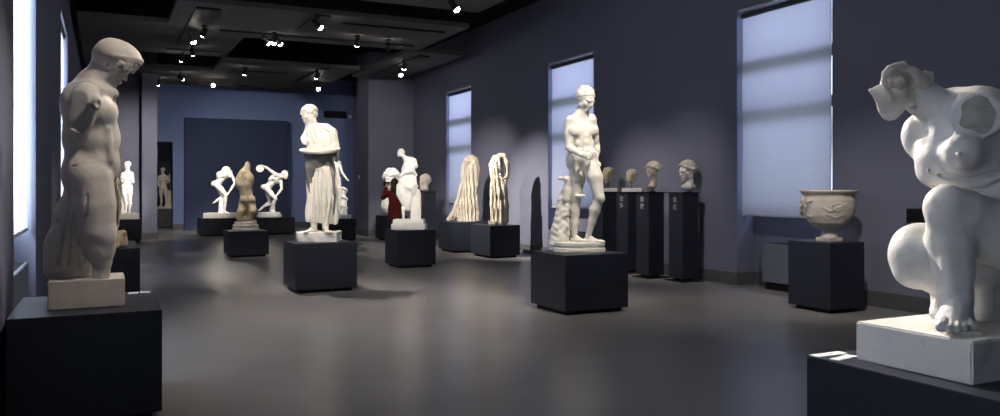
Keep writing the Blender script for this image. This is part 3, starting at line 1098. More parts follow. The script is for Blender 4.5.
plinth(1.6, 2.6, 33.6, 34.5, .75, 'black plinth inside the dim doorway')


def card(x, y, z, wx, wy, label, rows=3, rz=0.0):
    t = thing('label_card', label, 'label card', (x, y, z), rz)
    MB().box(-wx / 2, wx / 2, -wy / 2, wy / 2, 0, .003).build('sheet', M['card'], t)
    m = MB()
    rnd = random.Random(rows * 7 + int(x * 10))
    for i in range(rows):
        yy = -wy * .38 + wy * .76 * i / max(1, rows - 1) if rows > 1 else 0
        m.box(-wx * .42, wx * rnd.uniform(.1, .42), yy - wy * .03, yy + wy * .03, .003, .0036)
    m.build('print', M['ink'], t)


card(.20, 6.91, .73, .07, .09, 'small label card at the back left of the athlete plinth corner', 3)
card(.285, 6.93, .73, .07, .09, 'small label card at the very back corner of the athlete plinth', 4)
card(3.20, 2.86, .73, .20, .055, 'front label strip at the corner of the crouching figure plinth', 1)
card(3.20, 2.77, .73, .16, .05, 'rear label strip beside the crouching figure block', 2, .2)

# ------------------------------------------------------------------ sculptures
def block(root, X0, X1, Yb, Yf, h, m=None, name='stone_block', rz=0.0, z0=0.0, bev=.006, dx=0.0, dy=0.0):
    """base block in world-aligned axes under a root that is turned by -YAW; sizes about the root in metres"""
    o = MB().box(X0, X1, Yf, Yb, z0, z0 + h, bev).build(name, m or M['block'], root)
    o.rotation_euler = (0, 0, YAW + rz)
    o.location = (dx, dy, 0)
    return o


def ovalbase(root, tiers, m, name='oval_base', sx=1.0, sy=1.0, rz=0.0):
    prof = [(0.001, 0)]
    for r, z0, z1 in tiers:
        prof += [(r - .006, z0), (r, z0 + .008), (r, z1 - .008), (r - .006, z1)]
    prof.append((0.001, tiers[-1][2]))
    return MB().lathe(prof, (0, 0, 0), 40, sx, sy).build(name, m, root, True)


# ---- the armless athlete at the left edge
S = Figure(-.11, 6.38, .73, (40, 150), (34, 300), (-48, 48), .8)
r = S.place('marble_statue', 'large armless beige marble athlete with bowed head at the left edge', 'statue')
H = 40.0
hR, hL = S.P(86, 176, -17), S.P(90, 176, 17)
sR, sL = S.P(85, 92, -30), S.P(95, 91, 30)
A = axes(98, 33)
hc = S.P(112, 66, 2)
Ac, Ap = torso(S.f, sR, sL, hR, hL, H, neck=hc + np.array((-9, 0, -7)), front=(1, 0, 0))
f = S.f
f.ell(S.P(101, 112, -12), (13.5, 17, 16), None, 9); f.ell(S.P(104, 112, 13), (12.5, 17, 16), None, 9); f.ell(S.P(102, 134, 0), (14, 22, 22), None, 8)
f.ell(S.P(101, 92, 0), (14, 24, 9), None, 7)
f.cone(S.P(108, 130, -13), S.P(111, 160, -11), 3, 3, 5)
f.ell(S.P(103, 140, 0), (12, 21, 15), None, 5); f.ell(S.P(105, 162, 0), (12, 20, 13), None, 5)
f.ell(S.P(83, 106, 0), (17, 30, 26), None, 8); f.ell(S.P(84, 138, 0), (18, 25, 28), None, 8); f.ell(S.P(97, 142, 0), (18, 22, 26), None, 6)
f.ell(S.P(84, 168, -4), (18, 24, 18), None, 8); f.ell(S.P(100, 172, 0), (13, 20, 16), None, 6)
f.cone(S.P(92, 82, 0), S.P(104, 74, 1), 13, 12, 6)
for a, b in (((67, 168), (107, 175)),):
    S.ridge([(66, 167), (80, 166), (96, 169), (108, 174)], 1.0, 0.3, .6, 'cut')
    S.ridge([(84, 163), (94, 162), (106, 167)], 1.6, .8, 2)
# arm stumps: a short upper arm with a slanting break on the near side
f.ell(S.P(86, 98, -36), (14, 11, 15), None, 5)
f.chain([(*S.P(85, 100, -38), 12), (*S.P(80, 118, -37), 11), (*S.P(77, 132, -32), 9)], 5)
f.box(S.P(100, 134, -50), (28, 12, 14), axes(0, 0, 38), .5, 1.5, 'cut')
f.ell(S.P(97, 103, -42), (4.5, 4, 7), None, 3)
f.ell(S.P(98, 104, -45), (2.2, 2, 3.4), None, 1, 'cut')
f.chain([(*S.P(96, 98, 36), 12), (*S.P(98, 112, 40), 11)], 4)
# legs, near one standing and broken above the ankle
f.chain([(*S.P(92, 180, -14), 19.5), (*S.P(95, 205, -15), 18.5), (*S.P(97.5, 232, -14), 17), (*S.P(99.5, 250, -12), 14.2), (*S.P(102, 262, -11), 8.6), (*S.P(101.5, 272, -10), 7.4), (*S.P(101, 284, -10), 7.8)], 3)
f.ell(S.P(105, 236, -18), (9, 8, 12), None, 4)
f.chain([(*S.P(90, 184, 14), 18), (*S.P(86, 215, 12), 17), (*S.P(84, 245, 10), 12), (*S.P(85, 268, 8), 6.5), (*S.P(86, 284, 8), 6)], 5)
# support mass falling behind the legs like drapery over a trunk
f.chain([(*S.P(85, 180, 4), 14), (*S.P(75, 215, 4), 17.5), (*S.P(66, 248, 2), 19), (*S.P(64, 268, 2), 17)], 7, sy=.9)
f.chain([(*S.P(60, 240, -4), 10), (*S.P(57, 268, -4), 11)], 6)
f.box(S.P(67, 290, 0), (30, 40, 17), None, 1, 1, 'cut') if False else None
for i, (u0, u1) in enumerate(((70, 53), (75, 62), (80, 71), (84, 80))):
    S.ridge([(u0, 190), (u0 - 3, 215), ((u0 + u1) / 2 - 2, 240), (u1, 266)], 1.7, .5, 2.5)
    S.ridge([(u0 + 3, 195), ((u0 + u1) / 2 + 3, 236), (u1 + 5, 266)], 1.0, 0, 1.6, 'cut')
f.ell(S.P(75, 246, -18), (3, 4, 3.4), None, 1, 'cut')
hd = S
head(f, hc, H, A, None, None)
f.chain([(*S.P(104, 58, 2), 11), (*S.P(102, 70, 2), 10.5), (*S.P(97, 80, 1), 13)], 5)
f.warp(lambda X, Y, Z: .22 * vnoise(X, Y, Z, .12, 3) + .10 * vnoise(X, Y, Z, .4, 4))
q = S.part()
c0 = S.P(117.0, 57.5, 2)
B = axes(98, 22)
g = q.f
g.ell(c0 + np.array((0, 0, 0)), (16.5, 25, 18), B, 0)
nn = axes(98, 6)[2]
B2 = axes(98, 6)
g.ell(c0 - B[1] * 4 + nn * 1, (17.5, 19.5, 15), B, 3)
g.box(c0 - nn * 33.5, (60, 60, 32), B2, .1, 1.0, 'cut')
rnd = random.Random(2)
for i in range(34):       # fringe of short locks under the smooth cap, like a rolled band over the brow
    a = math.radians(-88 + 176 * i / 33)
    p = c0 + B2[1] * (22.6 * math.cos(a)) + B2[0] * (15.8 * math.sin(a)) - nn * 2.0
    g.chain([(*(p + nn * 1.8), 1.9), (*(p - nn * (1.0 + rnd.random() * 1.2 - .8 * abs(math.sin(a)))), 1.2)], 1.6)
V = g
d_ = unit((-.80, 0, .60))
g.box(S.P(97.5, 49.5, 0) + d_ * 15, (14.5, 60, 40), np.array((d_, (0, 1, 0), np.cross(d_, (0, 1, 0)))), .5, 4, 'cut')
rnd = random.Random(6)
for i in range(70):        # short curls under the roll, over brow and temples
    a = math.radians(rnd.uniform(-70, 70)); t_ = rnd.random()
    p = c0 + B2[1] * ((20.5 - 5.5 * t_) * math.cos(a)) + B2[0] * (14.4 * math.sin(a)) - nn * (4 + 8.0 * t_ * (.45 + .55 * math.cos(a)))
    g.ell(p, (2.5, 2.5, 2.3), None, 1.0)
q.out('hair', M['beige'], r, 'smooth cap of hair with a band of short locks')
S.out('figure', M['beige'], r)
S = None
b = block(r, -.235, .235, .27, -.20, .19, M['travertine'], 'stone_block')

# ---- standing nude youth
S = Figure(5.47, 8.86, .73, (545, 612), (80, 246), (-34, 34), .62)
r = S.place('marble_statue', 'tall white nude youth beside a tree stump carved with a bird', 'statue')
H = 24.0
f = S.f
hc = S.P(585.2, 99.5, -2)
sR, sL = S.P(571, 121.5, -2), S.P(590.5, 120, 6)
hR, hL = S.P(577, 163, 4), S.P(589.5, 161.5, -3)
torso(f, sR, sL, hR, hL, H, neck=hc + np.array((-1.2, 2.0, -6)), front=(.45, -.9, 0))
aR, aL = S.sole(574.5, 5, 10.1, 20), S.sole(588, -3, 10.1, 20)
f.ell(S.P(572.5, 162, 5), (6.6, 8, 8.5), None, 4)
leg(f, hR, S.P(576, 199, 3), aR, H, front=(.5, -.8, 0))
leg(f, hL, S.P(599.5, 198, -11), aL, H, front=(.6, -.7, .2))
aR, aL = S.sole(574.5, 5, 10.1, 20), S.sole(588, -3, 10.1, 20)
foot(f, aR, axes(52, 0), 20, .8)
foot(f, aL, axes(68, 0), 20, .8)
arm(f, sR, S.P(568.3, 147.5, -6), S.P(580.5, 154.5, -17), H)
hand(f, S.P(580.5, 154.5, -17), (.85, -.25, -.12), (.4, .8, -.3), 15, 38, -1)
arm(f, sL, S.P(596.5, 146, 10), S.P(595.5, 161, 1), H)
hand(f, S.P(595.5, 161, 1), (.25, -.2, -1), (-.6, -.6, 0), 15, 22, 1)
f.ell(S.P(588.5, 166.5, -9), (2.6, 2.6, 3.0), None, 1.2); f.chain([(*S.P(588.5, 164.5, -10), 1.3), (*S.P(588.8, 168, -12), 1.1)], .5)
f.cone(S.P(576.5, 196, -3), S.P(584, 196, -5), 1.6, 1.8, .8)
head(f, hc, H, axes(42, 24, 3), None, None)
f.warp(lambda X, Y, Z: .12 * vnoise(X, Y, Z, .25, 8))
q = S.part()
fh = q.f
dm = Field(S.lo, S.hi, 4)
head(dm, hc, H, axes(42, 24, 3), fh, 'curls', 11)
q.out('hair', M['marble'], r, 'cap of short curls tied with a thin band')
t = S.part(); g = t.f
g.chain([(*S.P(559, 244, 6), 10.5), (*S.P(560, 232, 6), 9.2), (*S.P(562, 215, 6), 7.2), (*S.P(564.5, 200, 6), 6.2), (*S.P(565.5, 194, 6), 5.6)], 2)
g.chain([(*S.P(560, 240, -2), 4), (*S.P(566, 226, -1), 2.6), (*S.P(566.8, 210, 0), 2.4), (*S.P(569, 196, 2), 2)], 2)
g.ell(S.P(567, 214.5, -3.2), (2.1, 1.8, 2.1), None, .8); g.ell(S.P(567, 214.5, -5), (1.1, 1.2, 1.1), None, .4, 'cut')
g.warp(lambda X, Y, Z: .55 * np.sin(Z * .9 + 2 * np.sin(X * .5)) * .4 + .5 * vnoise(X, Y, Z, .35, 5))
t.out('tree_stump', M['marble'], r, 'carved tree stump with knots')
t = S.part(); g = t.f
g.chain([(*S.P(566.5, 199, 1), 4.6), (*S.P(567.5, 190, 1), 4.4), (*S.P(568, 182, 0), 3.4), (*S.P(567, 178.8, -1), 3.1)], 1.5)
g.ell(S.P(566.3, 178.6, -1), (4.0, 3.0, 2.9), None, 1)
g.chain([(*S.P(563.4, 178.4, -1.6), 1.9), (*S.P(560, 178.2, -2), 1.3), (*S.P(558, 179.8, -2), .6)], .5)
g.ell(S.P(564.6, 177.7, -3.8), (.6, .6, .6), None, .2)
for i in range(5):
    g.chain([(*S.P(571, 184 + i * 2, 1 + i * .3), 1.2), (*S.P(569.5, 196 + i * 2, 2), .8)], .4)
t.out('bird', M['marble'], r, 'carved bird with hooked beak on the stump')
prof = [(.001, 0), (.325, 0), (.335, .012), (.335, .062), (.322, .078), (.310, .084), (.316, .094), (.33, .104), (.33, .142), (.32, .152), (.001, .152)]
z = lambda zz: zz
o = MB().lathe([(rr, zz * .85) for rr, zz in prof], (0, 0, 0), 48, 1.0, .78).build('oval_base', M['marble'], r, True)
S.out('figure', M['marble'], r)

# ---- draped woman holding a tray
S = Figure(2.95, 12.35, .73, (294, 346), (99, 234), (-28, 28), .55)
r = S.place('marble_statue', 'large white draped woman holding a round tray at her waist', 'statue')
f = S.f
H = 20.5
hc = S.P(309.8, 116.5, -2)
f.chain([(*S.P(314, 130, 1), 6.5), (*S.P(311, 124, 0), 4.8), (*hc, 4.6)], 3)
f.ell(S.P(319, 141, 0), (11.5, 8, 15), None, 4)
f.chain([(*S.P(318, 150, 0), 8), (*S.P(319, 185, 0), 6), (*S.P(320, 205, 0), 5)], 2)
f.chain([(*S.P(320, 205, 0), 5), (*S.P(314, 214, -4), 3.4)], 2); f.chain([(*S.P(320, 205, 0), 5), (*S.P(326, 214, -5), 3.4)], 2)
f.cone(S.P(310, 134, 0), S.P(331, 133.5, 2), 5.2, 6.3, 5)
f.cone(S.P(311, 129, 0), S.P(326, 128.5, 2), 4.5, 5, 4)
f.ell(S.P(324.5, 140, -6), (4.8, 3.2, 4.6), None, 3.5)
# her right arm ends in a stump
f.chain([(*S.P(308.5, 132, -1), 4.0), (*S.P(304.2, 138.5, -3), 3.4), (*S.P(304.8, 142, -8), 3.0)], .6)
f.ell(S.P(304.8, 142, -11), (1.5, 1.5, 1.5), None, .4, 'cut')
f.chain([(*S.P(311, 133, 0), 5), (*S.P(312, 141, 0), 5.5), (*S.P(313, 150, 0), 5)], 3)
f.snap()
for ln in ([(312, 128), (309, 135), (308, 143)], [(314, 129), (311.5, 137), (311, 146)], [(313, 127), (316, 134), (321, 138)], [(321, 128), (319, 135), (314, 142)]): S.ridge(ln, .8, .1, .8)
# her left arm comes forward under the tray
f.chain([(*S.P(332, 134, 1), 5.4), (*S.P(334.5, 146, -3), 4.4), (*S.P(326, 151, -12), 3.2)], 2)
hand(f, S.P(325, 151, -12), (-1, -.3, .0), (0, 0, 1), 10, 12, 1)
head(f, hc, H, axes(-32, 24, -6), None, None)
q = S.part(); dm = Field(S.lo, S.hi, 4)
head(dm, hc, H, axes(-32, 24, -6), q.f, 'strands', 4)
q.out('hair', M['marble'], r, 'wavy hair with a parting')
S.ridge([(314, 126), (312, 133), (315, 141), (320, 148)], 1.0, 0, 1); S.ridge([(318, 126), (317, 134), (320, 143)], 1.0, 0, 1)
# gown: long skirt with many folds
g = S.part()
G = g.f
G.chain([(*S.P(320, 147, 0), 11), (*S.P(320, 162, 0), 12.5), (*S.P(321, 185, 0), 13), (*S.P(320, 212, 0), 13), (*S.P(319, 227, 0), 13)], 4, sy=.8)
G.chain([(*S.P(324, 170, -5), 7), (*S.P(325, 200, -7), 7), (*S.P(322, 221, -5), 5)], 4)
G.chain([(*S.P(331, 168, 3), 4), (*S.P(334.5, 190, 2), 3.4), (*S.P(335.5, 215, 1), 3.2), (*S.P(335, 223, 1), 3)], 4)
G.chain([(*S.P(327, 129, -5), 2.6), (*S.P(334.5, 135, -3), 3.0), (*S.P(337, 148, 0), 2.4), (*S.P(336.5, 160, 2), 2.0)], 1.0)
for i in range(4): G.chain([(*S.P(322 + i * 2.5, 127.5 + i * .6, -8 + i), .9), (*S.P(330 + i * 1.8, 131 + i * 1.2, -8 + i), 1.0), (*S.P(332 + i * 1.4, 139, -7 + i), 1.0), (*S.P(330 + i * 1.6, 147, -7 + i), .8)], .6)
for i in range(5):
    G.chain([(*S.P(319 + i * 2.2, 126.5 + i * .4, -6 + i * .4), 1.3), (*S.P(324 + i * 2.4, 133 + i, -9 + i), 1.3), (*S.P(323 + i * 2.6, 145 + i, -9 + i), 1.1)], 1)
G.box(S.P(320, 236.5, 0), (34, 30, 14), axes(0, 0, 5), .5, 1, 'cut')
G.snap()
rnd = random.Random(5)
for i in range(13):
    u = 309 + i * 2.05
    w = rnd.uniform(-1.2, 1.2)
    g.ridge([(u * .75 + 320 * .25, 152 + rnd.random() * 6), (u + w, 190), (u - w * .5, 208), (u + (u - 320) * .10, 225)], 1.25, .25, 1.2)
    g.ridge([(u + 1, 170), (u + 1 + w, 195), (u + 1 + (u - 320) * .08, 226)], .8, -.3, .7, 'cut')
g.ridge([(309, 157), (314, 168), (323, 170), (332, 163)], 1.5, -.3, 1.2)
g.ridge([(312, 174), (318, 166), (324, 170), (330, 178)], 1.2, -.2, 1)
G.warp(lambda X, Y, Z: .5 * np.sin(np.arctan2(Y, X) * 22 + Z * .03) * np.clip((-5 + 60 - np.abs(Z - 25)) / 20, 0, 1))
g.out('gown', M['marble'], r, 'long pleated gown')
g = S.part(); G = g.f
G.chain([(*S.P(309, 155, -7), 4.5), (*S.P(316, 160, -12), 5), (*S.P(324, 156.5, -11), 4.8), (*S.P(333, 153, -4), 4)], 2)
G.chain([(*S.P(310, 155, -7), 4.5), (*S.P(309, 168, -9), 3.8), (*S.P(309.5, 182, -8), 2.6), (*S.P(310, 192, -7), 1.4)], 2)
G.chain([(*S.P(314, 157, -12), 4), (*S.P(312.5, 168, -12), 3), (*S.P(312, 176, -11), 1.6)], 1.5)
for i in range(7):
    G.chain([(*S.P(308 + i * 3.6, 151.5, -11 + abs(i - 3) * .8), 1.2), (*S.P(309.5 + i * 2.7, 159 + 4 * math.sin(i * .5), -14 + abs(i - 3) * 1.1), 1.4),
             (*S.P(311 + i * 2, 165 + 3 * math.sin(i * .5), -13), .8)], .8)
G.chain([(*S.P(329, 157, -6), 2.4), (*S.P(333, 175, -7), 1.6), (*S.P(334, 196, -6), 1.4), (*S.P(333, 214, -5), 1)], 1.2)
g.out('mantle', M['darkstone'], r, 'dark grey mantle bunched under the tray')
foot(f, S.sole(314, -7, 9.6, 18), axes(-35, 0), 18, .8)
foot(f, S.sole(325.5, -8, 9.6, 18), axes(25, 0), 18, .8)
f.cone(S.P(314, 214, -4), S.sole(314, -7, 9.6, 18), 4.0, 3.2, 1); f.cone(S.P(326, 214, -5), S.sole(325.5, -8, 9.6, 18), 4.0, 3.2, 1)
o = MB().lathe([(.001, 0), (.26, 0), (.31, .02), (.325, .05), (.315, .062), (.27, .045), (.001, .04)], S.P(320, 152.5, -12) * S.s, 40, 1.0, .62,
               rot=(Vector((-.05, -.22, 1)).to_track_quat('Z', 'Y').to_matrix())).build('tray', M['marble'], r, True)
o['label'] = 'shallow round tray'
q = S.part(); G = q.f
G.box(S.P(320.5, 236, -1), (19.5, 15, 5.3), None, 1.5, 1)
G.warp(lambda X, Y, Z: .9 * vnoise(X, Y, Z, .3, 9))
# keep the underside level with the plinth
G.box((0, 0, -20), (60, 60, 20), None, .1, 0, 'cut')
S.out('figure', M['marble'], r)
S.lo = np.array((-26, -20, -1.2)); S.hi = np.array((26, 20, 14)); S.f = Field(S.lo, S.hi, .6)
S.f.box((1, -1, 5), (19.8, 15, 5.2), None, 1.2, 1)
S.f.warp(lambda X, Y, Z: .9 * vnoise(X, Y, Z, .3, 9))
S.f.box((0, 0, -20), (60, 60, 20.05), None, .1, 0, 'cut')
S.out('rock_base', M['block'], r, 'rough-hewn rocky base')

# ---- crouching figure on the right
S = Figure(3.66, 2.45, .73, (850, 1092), (52, 328), (-82, 72), 1.0)
r = S.place('marble_statue', 'large crouching marble woman with outstretched head and broken shoulder at the right', 'statue')
f = S.f
k = 7
S.c([(1034, 222, 14, 42), (1000, 196, 8, 37), (972, 160, 6, 35), (958, 130, 6, 32)], 12)
S.c([(1050, 252, 10, 44), (1034, 222, 14, 42)], 12)
S.e(978, 112, -18, (22, 22, 25), None, 10)
S.e(956, 110, 8, (26, 30, 23), None, 10)
S.e(926, 136, 26, (24, 20, 26), None, 9)
S.e(938, 112, 30, (18, 16, 16), None, 9)
S.e(952, 160, 2, (35, 30, 30), None, 10)
S.e(946, 174, 2, (25, 24, 14), None, 8)
S.e(1010, 140, 10, (28, 32, 44), None, 14)
S.e(925, 146, 8, (7, 9, 9), None, 5)
S.ridge([(924, 168), (945, 176), (970, 180), (1000, 172)], 2.0, 0, 3, 'cut')
S.ridge([(932, 183), (955, 190), (985, 188), (1010, 178)], 2.2, 0, 3, 'cut')
S.ridge([(935, 192), (965, 198), (1000, 192)], 2.5, 1, 4)
# neck and face
S.c([(948, 116, 8, 21), (926, 100, 4, 17), (908, 92, 2, 15)], 6)
H = 44.0
hc = S.P(898, 90, -2)
A = axes(-97, 6, 0)
head(f, hc, H, A, None, None)
S.c([(890, 96, -2, 10), (880, 92.5, -2, 6.2), (870.5, 90.5, -2, 2.6)], 3)
S.c([(897, 98, -2, 15), (892, 109, -2, 9), (890, 113, -2, 6.5)], 5)
S.c([(880, 93, -2, 7), (887, 105, -2, 8), (890, 113, -2, 6)], 4)
S.ridge([(905, 112), (914, 108), (918, 98), (916, 90)], 1.4, 0, 2, 'cut')
# broken near shoulder: flat break
nb = unit((-.42, -.88, -.22))
Bx = np.array((unit(np.cross(nb, (0, 0, 1))), nb, unit(np.cross(unit(np.cross(nb, (0, 0, 1))), nb))))
cb = S.P(977, 116, -39)
f.cone(S.P(986, 110, -14), cb, 23, 22, 5)
f.box(cb + nb * 15, (24, 14, 25), Bx, .5, 2.0, 'cut')
S.e(963, 152, -33, (18, 17, 17), None, 10)
S.e(959, 154, -49.5, (2.6, 3, 2.6), None, 2)
# near leg: foot flat, knee up
f.chain([(*S.P(1040, 244, -4), 37), (*S.P(992, 232, -26), 30), (*S.P(962, 214, -38), 24)], 7)
S.e(947, 208, -42, (20.5, 20, 23), None, 6)
S.c([(950, 214, -40, 20.5), (951, 242, -32, 21.5), (954, 272, -34, 17.5), (956, 296, -37, 14.2), (956, 308, -38, 14)], 5)
S.c([(945, 226, -48, 5), (950, 262, -46, 4), (952, 290, -47, 3)], 9)
sl = 42.5
def Z(u, y, z): return np.array(((u - 500) * (1 + y / F) - (S.u0 - 500), y, z))
f.chain([(*Z(956, -36, sl + 20), 14), (*Z(955, -50, sl + 11), 12.5), (*Z(955, -58, sl + 7), 10)], 4, sy=1.0)
f.chain([(*Z(945, -50, sl + 7), 8.5), (*Z(955, -52, sl + 7), 9), (*Z(966, -50, sl + 7), 8)], 4)
f.ell(Z(960, -24, sl + 10), (12, 13, 12), None, 5)
for (u, y, rr, b) in ((941.5, -70, 5.6, 945), (950.3, -74, 4.3, 951.5), (957.2, -74, 4.2, 957), (964, -72, 4.1, 962), (971.4, -68, 4.6, 967)):
    f.chain([(*Z(b, -52, sl + 6), rr * .95), (*Z((b + u) / 2, (y - 52) / 2, sl + 7.5), rr * .9), (*Z(u, y, sl + rr * .95), rr)], .7)
    f.ell(Z(u, y - rr * .75, sl + rr * 1.45), (rr * .55, rr * .35, rr * .42), None, .6)
# far leg kneeling
f.chain([(*S.P(1040, 248, 30), 38), (*S.P(975, 258, 22), 34), (*S.P(924, 254, 10), 31)], 7)
S.e(917, 256, 8, (25.5, 25, 30), None, 8)
S.e(919, 273, 6, (21, 19, 15), None, 7)
f.chain([(*S.P(918, 268, 10), 19), (*S.P(945, 280, 34), 19), (*S.P(952, 292, 44), 13)], 6)
f.chain([(*S.P(952, 290, 42), 11), (*Z(943, 36, 58), 10.5), (*Z(938, 30, 47), 8)], 4)
for (u, y, rr) in ((934.5, 24, 4.2), (938, 20, 3.6), (942.5, 18, 3.5), (947, 18, 3.3)):
    f.chain([(*Z(940, 30, 49), 6), (*Z(u, y, 43), rr * 1.15)], .9)
# support under the thigh
f.chain([(*S.P(1003, 262, 22), 26), (*S.P(1003, 292, 24), 22), (*Z(1004, 24, 44), 24)], 6)
f.chain([(*S.P(985, 276, 4), 9), (*Z(984, 2, 48), 9)], 5)
f.warp(lambda X, Y, Z_: .45 * vnoise(X, Y, Z_, .12, 21) + .15 * vnoise(X, Y, Z_, .45, 4))
# hair
q = S.part(); g = q.f
g.ell(S.P(907, 86, -1), (19, 20, 19.5), None, 0)
g.box(S.P(868, 96, 0), (25, 60, 40), axes(0, 0, 0), .5, 2, 'cut')
g.box(S.P(905, 112, 0), (60, 60, 23), axes(0, 0, 0), .5, 2, 'cut')
rnd = random.Random(4)
for j in range(15):        # wavy strands swept back from brow to knot on the near side
    t = j / 14
    v_ = 68 + 21 * t; y_ = -4 - 20 * math.sin(t * 1.5)
    pts = []
    for i in range(12):
        a = i / 11
        u_ = 888 + 40 * a + 3 * t * (1 - a)
        w = 2.2 * math.sin(a * 9 + j * .9)
        pts.append((*S.P(u_, v_ * (1 - a) + (80 + 3 * t) * a - 5 * math.sin(a * 3.1) * (1 - t) + w * .6 - 3 * t, y_ * (1 - a * a * .6)), 1.9 + .4 * math.sin(i * 1.3 + j)))
    g.chain(pts, .5)
for j in range(10):        # far side and crown
    t = j / 9
    pts = [(*S.P(890 + 40 * a, 71 + 10 * t * (1 - a) + 11 * a * a - 5 * math.sin(a * 3.1), (4 + 18 * t) * (1 - a * .6)), 2.8) for a in [i / 9 for i in range(10)]]
    g.chain(pts, 1.2)
for off in (0, 3.2, 6.2):  # heavy front lock hanging over the temple
    S2 = [(904, 66.5, -8), (896, 65.5, -12), (889, 68, -14), (884.5, 73, -15), (883.5, 81, -16), (886.5, 88, -17), (889.5, 93, -18), (889, 97, -18)]
    g.chain([(*S.P(u + off * (1 - i / 9), v + off * .5, y - off * .2), 3.1 - .22 * i) for i, (u, v, y) in enumerate(S2)], 1.0)
g.chain([(*S.P(897, 65.5, -4), 3.4), (*S.P(903, 65, -2), 3.6), (*S.P(905, 69, -2), 3.6)], 2)
for c_, rr in (((897, 83, -24), 4.2), ((902, 81, -25), 3.8), ((906, 84, -24), 3.8), ((901, 87, -24), 3.4)):
    g.ell(S.P(*c_), (rr, rr, rr), None, 1.0)
g.chain([(*S.P(914, 77, -6), 6), (*S.P(922, 80, -3), 6), (*S.P(929, 84, 0), 5)], 2)
g.chain([(*S.P(921, 78, -2), 3.4), (*S.P(925, 74, -2), 3.3), (*S.P(930, 74.5, -2), 3.2), (*S.P(931, 79, -2), 3), (*S.P(929, 85, -3), 2.8), (*S.P(932, 90, -4), 2.6), (*S.P(939, 92, -5), 2.4), (*S.P(943, 95, -6), 2)], 1.2)
for j in range(8):
    pts = []
    for i in range(14):
        a = i / 13
        v_ = (70 + j * 2.3) * (1 - a) + (79 + j * .6) * a - 3.0 * math.sin(a * 3.1) + 1.0 * math.sin(a * 12 + j)
        y_ = -(8 + 13 * math.sin((j + 1) / 8 * 1.5)) * (1 - .55 * a * a) - 1.5
        pts.append((*S.P(893 + 33 * a, v_, y_), 1.5 + .5 * math.sin(a * 10 + j * 2)))
    g.chain(pts, .3)
q.out('hair', M['beige'], r, 'browner wavy hair tied in a knot')
S.out('figure', M['greymarble'], r)
q = S.part(); q.lo, q.hi = cb - 30, cb + 30; q.f = Field(q.lo, q.hi, 1.2)
q.f.ell(cb + nb * .4, (15.5, 2.2, 20), Bx, 0)
q.f.warp(lambda X, Y, Z_: .5 * vnoise(X, Y, Z_, .5, 2))
q.out('broken_shoulder', M['breakface'], r, 'rough dark grey break where the arm is missing')
S3 = S.s
# marble block and the low slab under the foot (block faces are square to the hall)
o = MB().box(-.43, .45, -.305, .275, 0, .182, .008).build('stone_block', M['block'], r)
o.rotation_euler = (0, 0, YAW)
q = S.part(); q.lo, q.hi = np.array((-60, -90, 34)), np.array((20, -10, 50)); q.f = Field(q.lo, q.hi, .8)
q.f.box(Z(954.5, -55, 39.0), (17.5, 17, 4.2), axes(-8, 0, 0), .6, 0)
q.out('foot_slab', M['stone'], r, 'low slab under the toes')

# ---- small nude in front of the far left pillar
def base_box(root, X0, X1, Y0_, Y1_, h, m, name='base', z0=0.0):
    o = MB().box(X0, X1, Y0_, Y1_, z0, z0 + h, .006).build(name, m, root)
    return o


S = Figure(.62, 25.5, .66, (112, 142), (156, 222), (-14, 14), .4)
r = S.place('marble_statue', 'small armless white nude standing before the far left pillar', 'statue')
f = S.f; H = 8.0
hc = S.P(127.5, 165.5, 0)
sR, sL, hR, hL = S.P(123, 174.5, 0), S.P(131.5, 174, 2), S.P(124.5, 188.5, 0), S.P(130, 188, 1)
torso(f, sR, sL, hR, hL, H, neck=hc + np.array((0, .6, -2)), front=(.4, -.9, 0))
f.ell(sR, (2, 2, 2.2), None, .8); f.ell(sL, (2, 2, 2.2), None, .8); f.cone(sL, S.P(133, 182, 0), 2, 1.5, .6)
leg(f, hR, S.P(125.5, 200, -1), S.P(126, 210.5, 0), H); leg(f, hL, S.P(130, 200, 0), S.P(129.5, 210.5, 1), H)
foot(f, S.sole(126, 0, 6, 7), axes(-20), 7, .4, False); foot(f, S.sole(129.5, 1, 6, 7), axes(20), 7, .4, False)
S.c([(123.5, 190, 2, 2.4), (122.5, 202, 2, 2.2), (123, 213, 2, 2.6)], 1)
head(f, hc, H, axes(-20, 8), None, None)
q = S.part(); head(Field(S.lo, S.hi, 4), hc, H, axes(-20, 8), q.f, 'curls', 3)
q.out('hair', M['plaster'], r); S.out('figure', M['plaster'], r)
base_box(r, -.22, .21, -.18, .18, .17, M['block'])

# ---- brownish figure behind the athlete
S = Figure(.02, 12.4, .73, (92, 130), (128, 248), (-18, 18), .6)
r = S.place('marble_statue', 'brown-stained statue on a rock base mostly hidden behind the athlete', 'statue')
f = S.f; H = 13.5
hc = S.P(112, 141, 0)
sR, sL, hR, hL = S.P(102, 154, 0), S.P(116, 153, 2), S.P(105, 182, 0), S.P(114, 181, 1)
torso(f, sR, sL, hR, hL, H, neck=hc + np.array((-1, 1, -4)), front=(.5, -.8, 0))
arm(f, sL, S.P(119, 167, -2), S.P(116, 178, -6), H)
hand(f, S.P(116, 178, -6), (-.2, -.2, -1), (-.6, -.6, 0), 9, 20)
leg(f, hL, S.P(116, 205, -3), S.P(114, 226, 0), H); leg(f, hR, S.P(106, 206, 0), S.P(107, 226, 2), H)
f.chain([(*S.P(112, 184, -4), 7), (*S.P(115, 205, -4), 5.5), (*S.P(113.5, 226, -2), 5)], 3)
head(f, hc, H, axes(30, 20), None, None)
f.snap()
for i in range(6):
    S.ridge([(108 + i * 2.2, 184), (110 + i * 1.8, 204), (108 + i * 2, 224)], .9, .2, .8)
q = S.part(); head(Field(S.lo, S.hi, 4), hc, H, axes(30, 20), q.f, 'curls', 9)
q.out('hair', M['tan'], r)
q = S.part(); G = q.f
